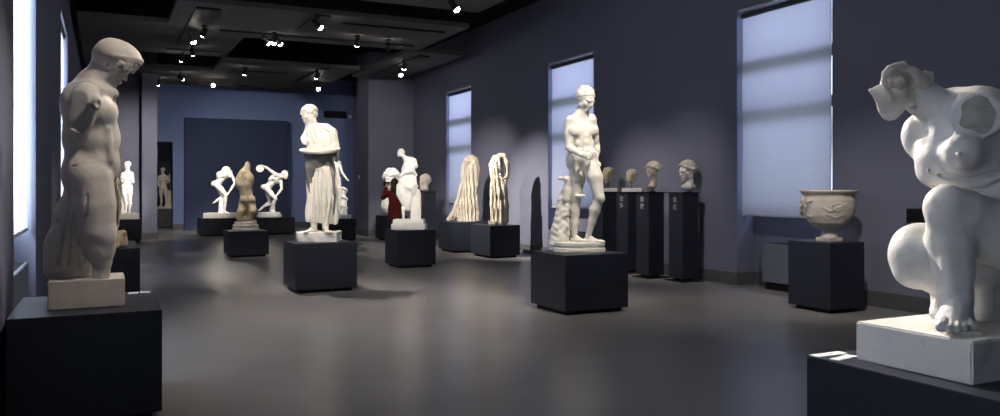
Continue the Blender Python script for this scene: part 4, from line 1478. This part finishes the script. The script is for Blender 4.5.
G.box((3, 0, 8), (13, 12, 8.3), None, 3, 1); G.warp(lambda X, Y, Z_: 1.3 * vnoise(X, Y, Z_, .3, 5)); G.box((0, 0, -20), (60, 60, 20.05), None, .1, 0, 'cut')
q.out('rock_base', M['tan'], r, 'rough rock base')
foot(f, S.sole(114, -3, 15.5, 11), axes(40), 11, .5); foot(f, S.sole(107, -1, 15.5, 11), axes(-10), 11, .5)
S.out('figure', M['tan'], r)

# ---- the two disc throwers on the long plinth
S = Figure(3.40, 27.85, .57, (203, 243), (160, 219), (-14, 14), .38)
r = S.place('plaster_cast', 'left white disc thrower bent double with no arm raised', 'statue')
f = S.f; H = 8.3; zb = 4.8
sR, sL, hR, hL = S.P(224, 173, -4), S.P(230, 172, 3), S.P(216, 184, -2.5), S.P(217.5, 184.5, 2.5)
torso(f, sR, sL, hR, hL, H, neck=S.P(230.5, 176, -2), front=(.6, -.2, -.8))
f.ell(S.P(226, 169.5, 0), (4, 4.5, 3.2), None, 2); f.ell(S.P(221, 175, 0), (4.6, 4.6, 4.2), None, 2.5)
arm(f, sL, S.P(235, 183, 1), S.P(228.5, 193, -2), H); hand(f, S.P(228.5, 193, -2), (-.6, 0, -.8), (-.5, 0, .3), 5, 20)
a1 = S.sole(224.5, 0, zb, 7.5)
leg(f, hR, S.P(226, 195, -3), a1, H, front=(.8, -.4, .2)); leg(f, hL, S.P(223, 197, 2), S.P(216, 201, 4), H, front=(.8, -.4, .2))
foot(f, a1, axes(70), 7.5, .4, False); foot(f, S.P(217, 199.5, 3), axes(-80, 25), 7, .4, False)
f.chain([(*S.P(221.5, 200, 2), 2.4), (*S.P(221.5, 213, 2), 3.2)], 1)
S.out('figure', M['plaster'], r)
base_box(r, -.46, .46, -.28, .28, .165, M['plaster'])

S = Figure(4.97, 27.85, .57, (250, 296), (160, 219), (-14, 14), .38)
r = S.place('plaster_cast', 'right white disc thrower swinging a disc behind his shoulder', 'statue')
f = S.f
sR, sL, hR, hL = S.P(275.5, 174.5, -4), S.P(280.5, 178.5, 4), S.P(265.5, 187.5, -2), S.P(267, 188.5, 3)
hc = S.P(285, 175, 0)
torso(f, sR, sL, hR, hL, H, neck=hc + np.array((-1.5, 0, -1)), front=(.7, -.5, -.4))
head(f, hc, H, axes(60, 15), None, None)
q = S.part(); head(Field(S.lo, S.hi, 4), hc, H, axes(60, 15), q.f, 'curls', 6); q.out('hair', M['plaster'], r)
arm(f, sR, S.P(268, 168.5, -4), S.P(262, 165.5, -3), H); hand(f, S.P(262, 165.5, -3), (-.9, 0, -.2), (0, 0, -1), 4.5, 35)
arm(f, sL, S.P(281.5, 189, 2), S.P(275, 197.5, -2), H); hand(f, S.P(275, 197.5, -2), (-.6, 0, -.8), (-.5, 0, .3), 4.5, 20)
a1 = S.sole(271, 0, zb, 7.5)
leg(f, hR, S.P(275.5, 199, -3), a1, H, front=(.8, -.4, .2)); leg(f, hL, S.P(270, 203, 3), S.P(262.5, 207, 5), H, front=(.8, -.4, .2))
foot(f, a1, axes(70), 7.5, .4, False); foot(f, S.P(262, 207, 5), axes(-85, 30), 6.5, .4, False)
f.chain([(*S.P(273, 203, 4), 2.2), (*S.P(272, 213, 4), 3)], 1)
S.out('figure', M['plaster'], r)
pd = S.P(260, 168.5, -3.5) * S.s
o = MB().lathe([(.001, -.018), (.06, -.02), (.125, -.008), (.13, 0), (.125, .008), (.06, .02), (.001, .018)], pd, 28,
               rot=Vector((.25, -1, .35)).to_track_quat('Z', 'Y').to_matrix()).build('disc', M['plaster'], r, True)
ovalbase(r, [(.42, 0, .09), (.37, .09, .165)], M['plaster'], 'oval_base', 1, .75)

# ---- brown torso in the middle of the hall
S = Figure(2.9, 19.2, .58, (228, 264), (158, 232), (-16, 16), .45)
r = S.place('marble_statue', 'tan kneeling headless torso with one raised arm stump on a round base', 'statue')
f = S.f; H = 10.0
S.e(244.5, 179, 0, (8.6, 6, 8.5), None, 3); S.e(239.5, 183.5, -1, (4.4, 4.6, 6), None, 2); S.e(250, 180, 1, (3.8, 4.5, 6.5), None, 2)
S.c([(246, 172, 0, 4), (247.4, 164, 0, 2.4)], 2); S.e(243.5, 172, -1, (3.6, 3.4, 3), None, 2)
S.c([(245.5, 186, 0, 6.4), (246, 192, 0, 5.2), (247, 199, 0, 6.4)], 3)
S.e(244, 200, -2.5, (4.3, 4.2, 4.8), None, 1.5); S.e(251, 200, -1, (4.3, 4.2, 4.8), None, 1.5)
f.cone(S.P(247, 190, -5.2), S.P(247.3, 204, -7), .5, .7, .8, 'cut')
S.c([(243, 203, -1, 4.2), (241, 211, -4, 3.5), (239.5, 219, -5, 2.6)], 1.5); S.c([(251, 203, 0, 4.2), (253, 211, -2, 3.6), (250, 217, 3, 3)], 1.5)
S.c([(240, 218, -4, 2.4), (249, 220, 2, 2.2), (255, 221, 3, 1.6)], 1.2); S.c([(246, 205, 2, 4), (245, 220, 3, 4)], 2)
f.box(S.P(246.5, 232.3, 0), (30, 30, 10.4), None, .1, .5, 'cut')
f.warp(lambda X, Y, Z_: .25 * vnoise(X, Y, Z_, .35, 12))
S.out('figure', M['tan'], r)
ovalbase(r, [(.30, 0, .06), (.275, .06, .085), (.29, .085, .135), (.25, .135, .20)], M['stone'], 'round_base', 1, .8)

# ---- figure with a stump behind the draped woman
S = Figure(6.02, 22.9, .68, (322, 354), (146, 220), (-14, 14), .4)
r = S.place('marble_statue', 'white nude with a stretched-out arm, half hidden behind the draped woman', 'statue')
f = S.f; H = 8.2
hc = S.P(335.5, 154.5, 0)
sR, sL, hR, hL = S.P(331, 163.5, 0), S.P(339, 163, 1), S.P(333, 181, 0), S.P(338, 181, 1)
torso(f, sR, sL, hR, hL, H, neck=hc + np.array((0, .5, -2)), front=(.2, -1, 0))
arm(f, sL, S.P(342, 173, -2), S.P(347.5, 180, -5), H); hand(f, S.P(347, 179.5, -5), (.8, -.2, -.5), (0, 0, 1), 4, 10)
arm(f, sR, S.P(328.5, 173, 0), S.P(328, 181, -3), H)
zb = 3.2
for h_, u_, y_ in ((hR, 334, -1), (hL, 339, 1)):
    a1 = S.sole(u_, y_, zb, 8)
    leg(f, h_, S.P(u_ + .5, 198, y_ - 1.5), a1, H); foot(f, a1, axes(15), 8, .4, False)
head(f, hc, H, axes(20, 12), None, None)
q = S.part(); head(Field(S.lo, S.hi, 4), hc, H, axes(20, 12), q.f, 'curls', 13); q.out('hair', M['plaster'], r)
S.out('figure', M['plaster'], r)
q = S.part(); G = q.f
G.chain([(*S.P(343, 189, 3), 2.2), (*S.P(343.5, 203, 3), 3), (*S.P(343.5, 216, 3), 4)], 1)
for i in range(26):
    a = i * .75
    G.chain([(*(S.P(343.5, 188 + i * 1.05, 3) + np.array((3.2 * math.sin(a), -3.2 * math.cos(a), 0))), 1.3),
             (*(S.P(343.5, 188 + (i + 1) * 1.05, 3) + np.array((3.2 * math.sin(a + .75), -3.2 * math.cos(a + .75), 0))), 1.3)], .5)
q.out('tree_stump', M['plaster'], r, 'stump wound round by a snake')
base_box(r, -.30, .34, -.22, .22, .095, M['plaster'])

# ---- leaning satyr
S = Figure(5.45, 15.22, .73, (388, 430), (144, 231), (-18, 18), .42)
r = S.place('plaster_cast', 'brilliant white figure leaning over a stump with its small head thrust out', 'statue')
f = S.f; H = 9.0
hc = S.P(400.6, 153, 0)
head(f, hc, 8.2, axes(-60, -5), None, None)
S.c([(402.5, 155, 0, 1.8), (406, 159, 0, 2.4)], 1.5)
S.e(410.5, 163, 0, (6.4, 5, 6.2), None, 3); S.e(408, 170, -1, (6.6, 5, 7), None, 3); S.e(407.5, 180, -1, (7.6, 5.5, 8), None, 3)
S.e(406, 165.5, -3.6, (2.6, 2.2, 2.4), None, 1); S.e(412, 166, -3.6, (2.6, 2.2, 2.4), None, 1)
S.c([(414, 161, -1, 2.8), (415.6, 166, -4, 2.2), (411, 170, -6, 1.7)], 1.2)
S.c([(407, 161, 3, 2.5), (404.5, 168, 2, 2), (402, 175, 0, 1.8)], 1.2)
S.c([(404, 183, -2, 6), (401.5, 192, -3, 4.6), (405, 203, -2, 3.4), (407, 208, -1, 2.6)], 2)
S.c([(410, 183, 0, 6), (412, 191, -1, 4.4), (416.5, 186, -3, 2)], 2)
S.c([(410, 186, 0, 5), (409, 198, 0, 4), (408.5, 208, 0, 2.6)], 2)
S.c([(407, 206, -2, 2.4), (404, 209.5, -4, 1.6)], 1)
S.c([(401, 176, -4, 2.2), (406, 172, -6, 2.0), (413, 171, -5, 2.0), (416, 175, -2, 1.6)], .7)
S.c([(414, 178, -3, 2.4), (415, 184, -5, 2.2), (411, 188, -6, 1.8), (405, 186, -7, 1.6)], .8)
S.c([(399, 186, -5, 2.6), (398.5, 194, -5, 2.2), (402, 201, -4, 2), (407, 205, -4, 1.8)], .8)
S.e(408.5, 175.5, -6.5, (4, 2, 1.4), None, .6, 'cut'); S.e(410, 193, -6, (1.6, 2.4, 5), None, .6, 'cut')
f.snap()
for i in range(8):
    S.ridge([(399.5 + i * 1.9, 178 + (i % 3) * 2), (400 + i * 1.7, 190), (403 + i * 1.0, 202), (404.5 + i * .8, 208)], .75, .15, .6)
q = S.part(); head(Field(S.lo, S.hi, 4), hc, 8.2, axes(-60, -5), q.f, 'curls', 23); q.out('hair', M['plaster'], r)
S.out('figure', M['plaster'], r)
q = S.part(); G = q.f
G.chain([(*S.P(416, 193, 2), 4.6), (*S.P(416, 204, 2), 4.6), (*S.P(415.5, 219, 2), 5.4)], 2)
G.snap()
for i in range(7): q.ridge([(411.5 + i * 1.5, 192), (411.8 + i * 1.4, 203), (410.8 + i * 1.6, 217)], .7, .1, .5)
for i in range(7): q.ridge([(412.3 + i * 1.5, 194), (412.6 + i * 1.4, 205), (411.6 + i * 1.6, 217)], .45, -.1, .4, 'cut')
q.out('tree_stump', M['plaster'], r, 'rough stump')
q = S.part()
q.f.chain([(*S.P(403.3, 208, -3), 2.0), (*S.P(403.3, 211, -3), 1.4), (*S.P(403.6, 220, -3), 1.2)], .6)
q.out('strut', M['plaster'], r)
o = MB().box(-.34, .32, -.24, .24, 0, .115, .008).build('base', M['plaster'], r)
MB().box(-.31, .29, -.21, .21, .116, .20, .008).build('upper_base', M['plaster'], r)

# ---- colossal curly head behind the visitor
S = Figure(7.74, 23.2, .73, (376, 408), (162, 217), (-14, 14), .42)
r = S.place('marble_statue', 'white curly-haired colossal head rising above the visitor in red', 'statue')
f = S.f; H = 17.0
hc = S.P(391.5, 179, 0)
head(f, hc, H, axes(-35, 5), None, None, k=.8)
S.c([(391, 186, 1, 5), (390, 196, 1, 5.5)], 2)
S.e(389.5, 206, 1, (8.6, 6, 10), None, 3); f.box((-4, 0, -15), (40, 40, 15), None, .1, 0, 'cut')
S.out('figure', M['plaster'], r)
q = S.part(); head(Field(S.lo, S.hi, 4), hc, H, axes(-35, 5), q.f, 'curls', 31, beard=True)
rnd = random.Random(8)
for i in range(150):
    a, b = rnd.uniform(0, 6.28), rnd.uniform(-.3, 1)
    p = hc + np.array((8.2 * math.sin(a) * math.sqrt(1 - b * b), 7.5 * math.cos(a) * math.sqrt(1 - b * b) + 1, 8.5 * b + 2))
    if p[1] < hc[1] - 4 and p[2] < hc[2] + 3: continue
    g_ = rnd.uniform(.8, 1.15); q.f.ell(p, (g_, g_, g_), None, .9)
q.out('hair', M['plaster'], r, 'mass of thick curls and beard')

# ---- small far bust on the tall plinth
S = Figure(7.88, 20.58, 1.45, (414, 436), (170, 194), (-11, 11), .32)
r = S.place('marble_bust', 'small grey-brown bearded bust before the far right corner', 'bust')
H = 14.5
hc = S.P(424.8, 182, 0)
head(S.f, hc, H, axes(-30, 8), None, None, k=.7)
S.c([(425.2, 186, 1, 2.9), (426, 190, 1, 2.4)], 1)
S.out('head', M['beige'], r)
q = S.part(); head(Field(S.lo, S.hi, 4), hc, H, axes(-30, 8), q.f, 'curls', 5, beard=True); q.out('hair', M['beige'], r)
MB().lathe([(.04, 0), (.035, .012), (.012, .02), (.012, .06)], (-.03, 0, 0), 14).build('stand', M['toe'], r, True)


# ---- draped figures by the right wall
def folds(S, f, lines, r_=.8, k_=.7, off=.2):
    f.snap()
    for ln in lines: S.ridge(ln, r_, off, k_)
    for ln in lines: S.ridge([(u + r_ * 1.3, v) for u, v in ln], r_ * .6, -r_ * .35, k_ * 1.2, 'cut')


S = Figure(7.95, 18.2, .73, (440, 484), (150, 223), (-16, 16), .42)
r = S.place('marble_statue', 'headless draped marble figure whose long gown trails to the left', 'statue')
f = S.f
S.c([(470.5, 159, 0, 4.2), (470.8, 165, 0, 5.6), (469.8, 174, 0, 6), (468, 188, 0, 7.4), (467, 205, 0, 8.6), (467, 222, 0, 9.6)], 4, sy=.85)
S.c([(466, 160, 0, 2.4), (464.5, 166, 0, 2.6), (463, 176, 0, 2.6)], 2); S.c([(475.5, 160, 0, 2.6), (477, 170, 0, 2.6), (476, 186, 0, 3)], 2)
S.c([(463, 190, -1, 4), (459, 205, -1, 4), (453, 216, -1, 3), (448.5, 219.5, -1, 1.8)], 3)
S.c([(474, 196, 0, 4), (476, 214, 0, 3.2), (476, 220, 0, 3)], 2)
f.ell(S.P(469.3, 163.5, -6.2), (1.9, 3.4, 2.4), None, .8, 'cut')
f.box((0, 0, -12), (60, 60, 12.02), None, .1, 0, 'cut')
ln = []
for i in range(11):
    u = 463 + i * 1.35
    ln.append([(u, 168 + abs(i - 5) * .6), (u - .8, 184), (u - 1.5 - (10 - i) * .35, 203), (u - 2 - (10 - i) * 1.0, 220)])
ln += [[(463, 182), (459, 200), (452, 216)], [(465, 160), (467, 168), (470, 172)], [(475, 160), (473, 167), (470.5, 172)], [(464.5, 164), (463, 178)]]
folds(S, f, ln, .85, .7)
f.warp(lambda X, Y, Z_: .35 * np.sin(np.arctan2(Y, X) * 17 + .08 * Z_))
S.out('figure', M['cream'], r)

S = Figure(7.95, 16.5, .72, (484, 514), (148, 226), (-15, 15), .42)
r = S.place('marble_statue', 'headless draped marble torso with a wrapped arm, casting a tall shadow on the wall', 'statue')
f = S.f
S.c([(499, 158, 0, 4), (497, 167, 0, 5.6), (497.5, 177, 0, 5.2), (498.5, 183, 0, 5.6), (499, 192, 0, 7.4), (499.5, 206, 0, 7.6), (499, 222, 0, 7.8)], 4, sy=1.25)
S.c([(495, 158, -1, 3), (492.5, 165, -1, 3.2), (493, 176, -2, 2.8)], 1.8)
S.c([(500, 155.5, 0, 2.4), (504, 156, -1, 2.2), (507, 163, -2, 2.2), (507.5, 174, -2, 2.4), (504, 184, -3, 2.6)], 1)
S.c([(504, 188, -1, 3.4), (506, 204, -1, 2.8), (506, 220, -1, 2.8)], 2)
for i in range(7): S.c([(492.5 + i * 2, 178 + (i % 2), -5.5, 1.3), (491.8 + i * 2.2, 187 + 1.5 * math.sin(i * 1.4), -7, 1.6)], 1)
S.c([(494, 186, -4, 4), (493.5, 204, -4, 3.4), (494, 220, -4, 3)], 2)
f.ell(S.P(501.8, 162, -3.5), (1.5, 6, 4.6), None, .8, 'cut'); f.ell(S.P(496.8, 164, -6), (1.1, 2, 1.8), None, .6, 'cut')
f.box((0, 0, -12), (60, 60, 12.02), None, .1, 0, 'cut')
ln = []
for i in range(9):
    u = 491.5 + i * 1.9
    ln.append([(u * .6 + 499 * .4, 178), (u * .85 + 499 * .15, 192), (u, 208), (u, 222)])
ln += [[(504, 172), (499, 176), (493, 186)], [(506, 178), (500, 182), (494, 192)], [(494, 160), (497, 170), (503, 177)], [(492, 166), (495, 174), (501, 180)], [(491.5, 172), (494, 180)]]
folds(S, f, ln, .8, .7)
f.warp(lambda X, Y, Z_: .3 * np.sin(np.arctan2(Y, X) * 15 + .1 * Z_))
S.out('figure', M['cream'], r)
q = S.part(); q.f.box(S.P(492, 222.5, -8), (3.6, 5, 2.0), None, .4, 0); q.out('base', M['cream'], r, 'small square corner of the base')

# ---- four heads on the tall pedestals
def bust(X, Y, zt, hcuv, H, A, ur, vr, m, label, hair='strands', neck=None, seed=1, hm=None, blockw=None, cutv=None):
    S = Figure(X, Y, zt, ur, vr, (-16, 16), .36)
    r = S.place('marble_bust', label, 'bust')
    hc = S.P(*hcuv)
    head(S.f, hc, H, A, None, None)
    if neck:
        for ch in neck: S.c(ch, H * .08)
    if cutv is not None:
        S.f.box(S.P(S.u0, cutv + 20, 0), (60, 60, 20), None, .1, .5, 'cut')
    q = S.part()
    head(Field(S.lo, S.hi, 5), hc, H, A, q.f, hair, seed)
    if cutv is not None:
        q.f.box(S.P(S.u0, cutv + 20, 0), (60, 60, 20), None, .1, .5, 'cut')
    q.out('hair', hm or m, r)
    s_ = S.s
    zb = (S.v0 - hcuv[1]) * s_ - H * .42 * s_
    cx = hc[0] * s_
    if blockw:
        o = MB().box(cx - blockw / 2, cx + blockw / 2, -.09, .09, 0, .07, .004).build('stone_block', M['block'], r)
        MB().tube((cx, 0, .07), (cx, 0, zb + .03), .008, 8).build('pin', M['toe'], r, True)
    else:
        nx = S.P(*neck[-1][-1][:3])[0] * s_
        MB().lathe([(.05, 0), (.05, .012), (.012, .02), (.012, .08)], (nx, 0, 0), 16).build('stand', M['toe'], r, True)
    S.out('head', m, r)


bust(8.68, 10.77, 1.48, (687, 171.5, 0), 20.5, axes(-62, 8), (672, 706), (156, 194), M['beige'],
     'largest marble bust with tied-back hair on the rightmost tall pedestal', 'bun',
     [[(689, 176, 0, 4.0), (689.5, 182, 0, 3.6), (688.5, 186.5, -1, 4.6)], [(684, 187, -3, 2.6), (693.5, 186.5, 1, 2.6)], [(688, 187.5, 0, 3), (689, 190, 0, 1)]], 3, M['stone'])
bust(8.51, 11.46, 1.48, (653, 170.5, 0), 16.5, axes(-60, 12), (640, 668), (158, 194), M['cream'],
     'long-necked marble bust with rolled hair on the second tall pedestal from right', 'bun',
     [[(654, 175, 0, 3.2), (654, 181, 0, 2.8), (652.5, 186, -1, 3.4)], [(650, 186.5, -2, 2.2), (655, 185, 0, 2.4)], [(652.5, 187, 0, 2), (653, 190, 0, .8)]], 8, M['stone'])
bust(8.66, 12.28, 1.48, (631.5, 177, 0), 14.0, axes(-48, 6), (620, 650), (164, 194), M['cream'],
     'smallest marble head with a broken jaw on a white block', 'strands', [[(632.5, 180, 0, 2.8), (632.5, 183.6, 0, 2.4)]], 5, None, .34, 184.5)
bust(8.68, 13.12, 1.48, (608.2, 175.5, 0), 15.0, axes(-45, 4), (597, 624), (164, 194), M['cream'],
     'marble head with brown-tinted hair on a white block beside the nude youth', 'strands', [[(608.5, 179, 0, 3.0), (608.5, 182, 0, 2.6)]], 6, M['tan'], .32, 183)

# ---- carved marble bowl
S = Figure(8.31, 7.44, .87, (796, 862), (186, 243), (-33, 33), .55)
r = S.place('marble_bowl', 'large footed marble bowl carved with leafy relief', 'bowl')
f = S.f; H0 = S.v0
cx = S.P(829, 200, 0)[0]
def zz(v): return S.v0 - v
prof = [(9.5, zz(238)), (8.6, zz(236)), (7.4, zz(233)), (7.2, zz(230.5)), (10, zz(229.4)), (15, zz(227)), (20, zz(222.5)), (24, zz(215)), (25.6, zz(207)), (25.6, zz(200)), (24.6, zz(196.5)), (24.8, zz(195)), (27.4, zz(192.8)), (28.6, zz(191.6)), (28.6, zz(190))]
prof = [(r_ * .965, z_) for r_, z_ in prof]
f.lathe(prof, (cx, 0, 0))
f.ell((cx, 0, zz(187)), (22.5, 22.5, 30), None, 1, 'cut')
rnd = random.Random(14)
f.snap()
def swirl(u0_, v0_, R0, turns, sgn, rr):
    pts = []
    for i in range(int(10 * turns) + 1):
        a = sgn * i * .628; R_ = R0 * (1 - i / (10 * turns + 4))
        pts.append((u0_ + R_ * math.cos(a), v0_ + R_ * .8 * math.sin(a)))
    S.ridge(pts, rr, .1, .6)
swirl(817, 209, 7.5, 1.4, 1, 1.2); swirl(838, 208, 7, 1.4, -1, 1.1); swirl(827, 216, 4.5, 1.2, 1, .9); swirl(848, 205, 5, 1.2, 1, 1)
S.ridge([(804, 203), (812, 201), (820, 205), (830, 211), (842, 206), (852, 201)], 1.3, 0, .8)
S.ridge([(806, 215), (815, 219), (826, 214), (836, 218), (848, 212)], 1.0, .1, .7)
for i in range(16):
    a = rnd.uniform(806, 850); b = rnd.uniform(200, 217)
    S.ridge([(a, b), (a + rnd.uniform(-4, 4), b + rnd.uniform(-3, 3))], rnd.uniform(.7, 1.2), .1, .6)
del f.F0
for i in range(20):        # the relief runs on all round the bowl
    a = math.radians(20 + 140 * i / 19); 
    for v_ in (201, 207, 213):
        p = np.array((cx + 25.4 * math.cos(a), 25.4 * math.sin(a), zz(v_) + 1.5 * math.sin(i * 1.7)))
        f.ell(p, (2.2, 2.2, 2.0), None, 1)
S.c([(803, 197, -3, 1.6), (802.5, 201, -4, 2.2), (805, 206, -6, 1.6)], .8)
S.c([(852, 196.5, -3, 1.6), (854, 200, -3, 2.4), (852.5, 207, -4, 1.8)], .8)
S.out('bowl', M['stone'], r)
o = MB().box(-.115, .115, -.115, .115, 0, .05, .006).build('foot', M['stone'], r); o.rotation_euler = (0, 0, YAW); o.location = (cx * S.s, 0, 0)
S = None

# ---- figure in the side room
S = Figure(2.12, 34.0, .75, (154, 176), (162, 210), (-12, 12), .4)
r = S.place('marble_statue', 'dim statue of a nude seen through the dark doorway', 'statue')
f = S.f; H = 6.2
hc = S.P(163, 170.5, 0)
sR, sL, hR, hL = S.P(159.5, 177, 0), S.P(166.5, 177, 0), S.P(161, 189, 0), S.P(165.5, 189, 0)
torso(f, sR, sL, hR, hL, H, neck=hc + np.array((0, .4, -1.5)), front=(0, -1, 0))
arm(f, sR, S.P(158, 184, -1), S.P(161, 189, -4), H); arm(f, sL, S.P(169, 182, -1), S.P(169.5, 174, -3), H)
for h_, u_ in ((hR, 161), (hL, 166)):
    a1 = S.sole(u_, 0, 1.6, 6); leg(f, h_, S.P(u_ + .3, 198, -1), a1, H); foot(f, a1, axes(0), 6, .4, False)
head(f, hc, H, axes(-20, 10), None, None)
S.c([(169, 192, 2, 2), (169.5, 207, 2, 2.6)], 1)
S.out('figure', M['stone'], r)
MB().box(-.28, .34, -.2, .2, 0, .075, .006).build('base', M['stone'], r)

# ---- visitor in red
S = Figure(6.74, 20.1, 0.0, (376, 412), (172, 249), (-16, 16), .38)
r = S.place('person', 'visitor with dark hair in a dark red jacket holding up a camera', 'person')
H = 9.0
hc = S.P(394.5, 183.5, 0)
A = axes(200, 5)
f = S.f
head(f, hc, H, A, None, None)
hR, hL = S.P(398, 217, 0), S.P(391, 217, 0)
f.chain([(*hc, 2.2), (*S.P(394.5, 191, 0), 2.3), (*S.P(394.5, 196, 0), 3.4)], 1)
f.ell(S.P(394.5, 203, 0), (4.5, 3, 10), None, 2); f.ell(S.P(394.5, 217, 0), (5, 3.4, 4), None, 2)
for u_, h_ in ((399, hR), (391, hL)):
    a1 = S.sole(u_, 0, .9, 9); f.chain([(*h_, 3), (*S.P(u_, 232, 0), 2), (*a1, 1.2)], 1); foot(f, a1, axes(180), 9, .5, False)
wl, wr = S.P(386.8, 186.5, 7), S.P(390.5, 186.5, 8)
sl_, sr_ = S.P(388.5, 193.5, 0), S.P(400.5, 193.5, 0)
el, er = S.P(383, 197.5, 3), S.P(399, 199.5, 6)
f.chain([(*sl_, 1.6), (*el, 1.4), (*wl, .9)], .5); f.chain([(*sr_, 1.6), (*er, 1.4), (*wr, .9)], .5)
hand(f, wl, (-.1, .35, .9), (.5, .8, 0), 5.4, 40, 1, .3); hand(f, wr, (-.1, .35, .9), (-.5, .8, 0), 5.4, 40, -1, .3)
S.out('body', M['skin'], r)
q = S.part(); g = q.f
g.ell(S.P(394.5, 182.6, -.8), (3.9, 4.3, 4.6), None, 0)
g.chain([(*S.P(394.6, 183, -2), 3.7), (*S.P(394.8, 188.5, -2.2), 3.4), (*S.P(395, 191.5, -2.6), 2.2)], 1)
g.box(hc + A[1] * H * .95, (20, H * .70, 20), A, .2, .5, 'cut')
q.out('hair', M['hair'], r)
q = S.part(); g = q.f
g.chain([(*S.P(394.5, 192.6, 0), 3.6), (*S.P(394.6, 197, 0), 5.6), (*S.P(394.6, 208, 0), 6.0), (*S.P(394.6, 218, 0), 7.4)], 2, sy=.82)
g.chain([(*S.P(388.5, 194, 0), 2.8), (*S.P(394.5, 192.4, 0), 2.6), (*S.P(400.5, 194, 0), 2.8)], 2)
g.chain([(*sl_, 2.9), (*el, 2.3), (*(wl * .85 + el * .15), 1.6)], .8); g.chain([(*sr_, 2.9), (*er, 2.3), (*(wr * .85 + er * .15), 1.6)], .8)
g.box(S.P(394.5, 229, 0), (20, 20, 10), None, .2, .6, 'cut')
q.f.snap()
for ln in ([(389, 203), (394, 206), (400, 205)], [(388.5, 211), (394, 213), (401, 210)], [(391, 197), (392, 216)]): q.ridge(ln, .4, 0, .5, 'cut')
q.out('jacket', M['red'], r)
q = S.part(); g = q.f
for u_ in (399, 390.5):
    g.chain([(*S.P(394.6 + (u_ - 394.6) * .6, 217, 0), 4.6), (*S.P(u_, 232, 0), 3.2), (*S.P(u_, 243.5, 0), 2.4)], 1)
q.out('trousers', M['cloth'], r)
q = S.part(); g = q.f
for u_ in (399, 391):
    a1 = S.sole(u_, 0, .9, 9)
    g.ell(a1 + np.array((0, 2.2, -1.6)), (1.9, 4.6, 1.7), None, 0)
g.box((0, 0, -9), (60, 60, 9.02), None, .1, 0, 'cut')
q.out('shoes', M['cloth'], r)
cc = S.P(387.0, 184.0, 10.5)
t = thing('camera_device', 'small black camera held up by the visitor in red', 'camera', Vector(r.location) + Vector((
    (cc[0] * CS + cc[1] * SN) * S.s, (-cc[0] * SN + cc[1] * CS) * S.s, cc[2] * S.s)), -YAW)
MB().box(-.095, .075, -.03, .03, -.05, .06, .008).build('body', M['black'], t)
MB().lathe([(.032, .02), (.034, .07), (.03, .075)], (0, 0, 0), 20, rot=Vector((0, 1, 0)).to_track_quat('Z', 'X').to_matrix()).build('camera_lens', M['black'], t, True)
MB().box(-.045, .045, -.028, -.025, -.03, .03).build('screen', M['toe'], t)
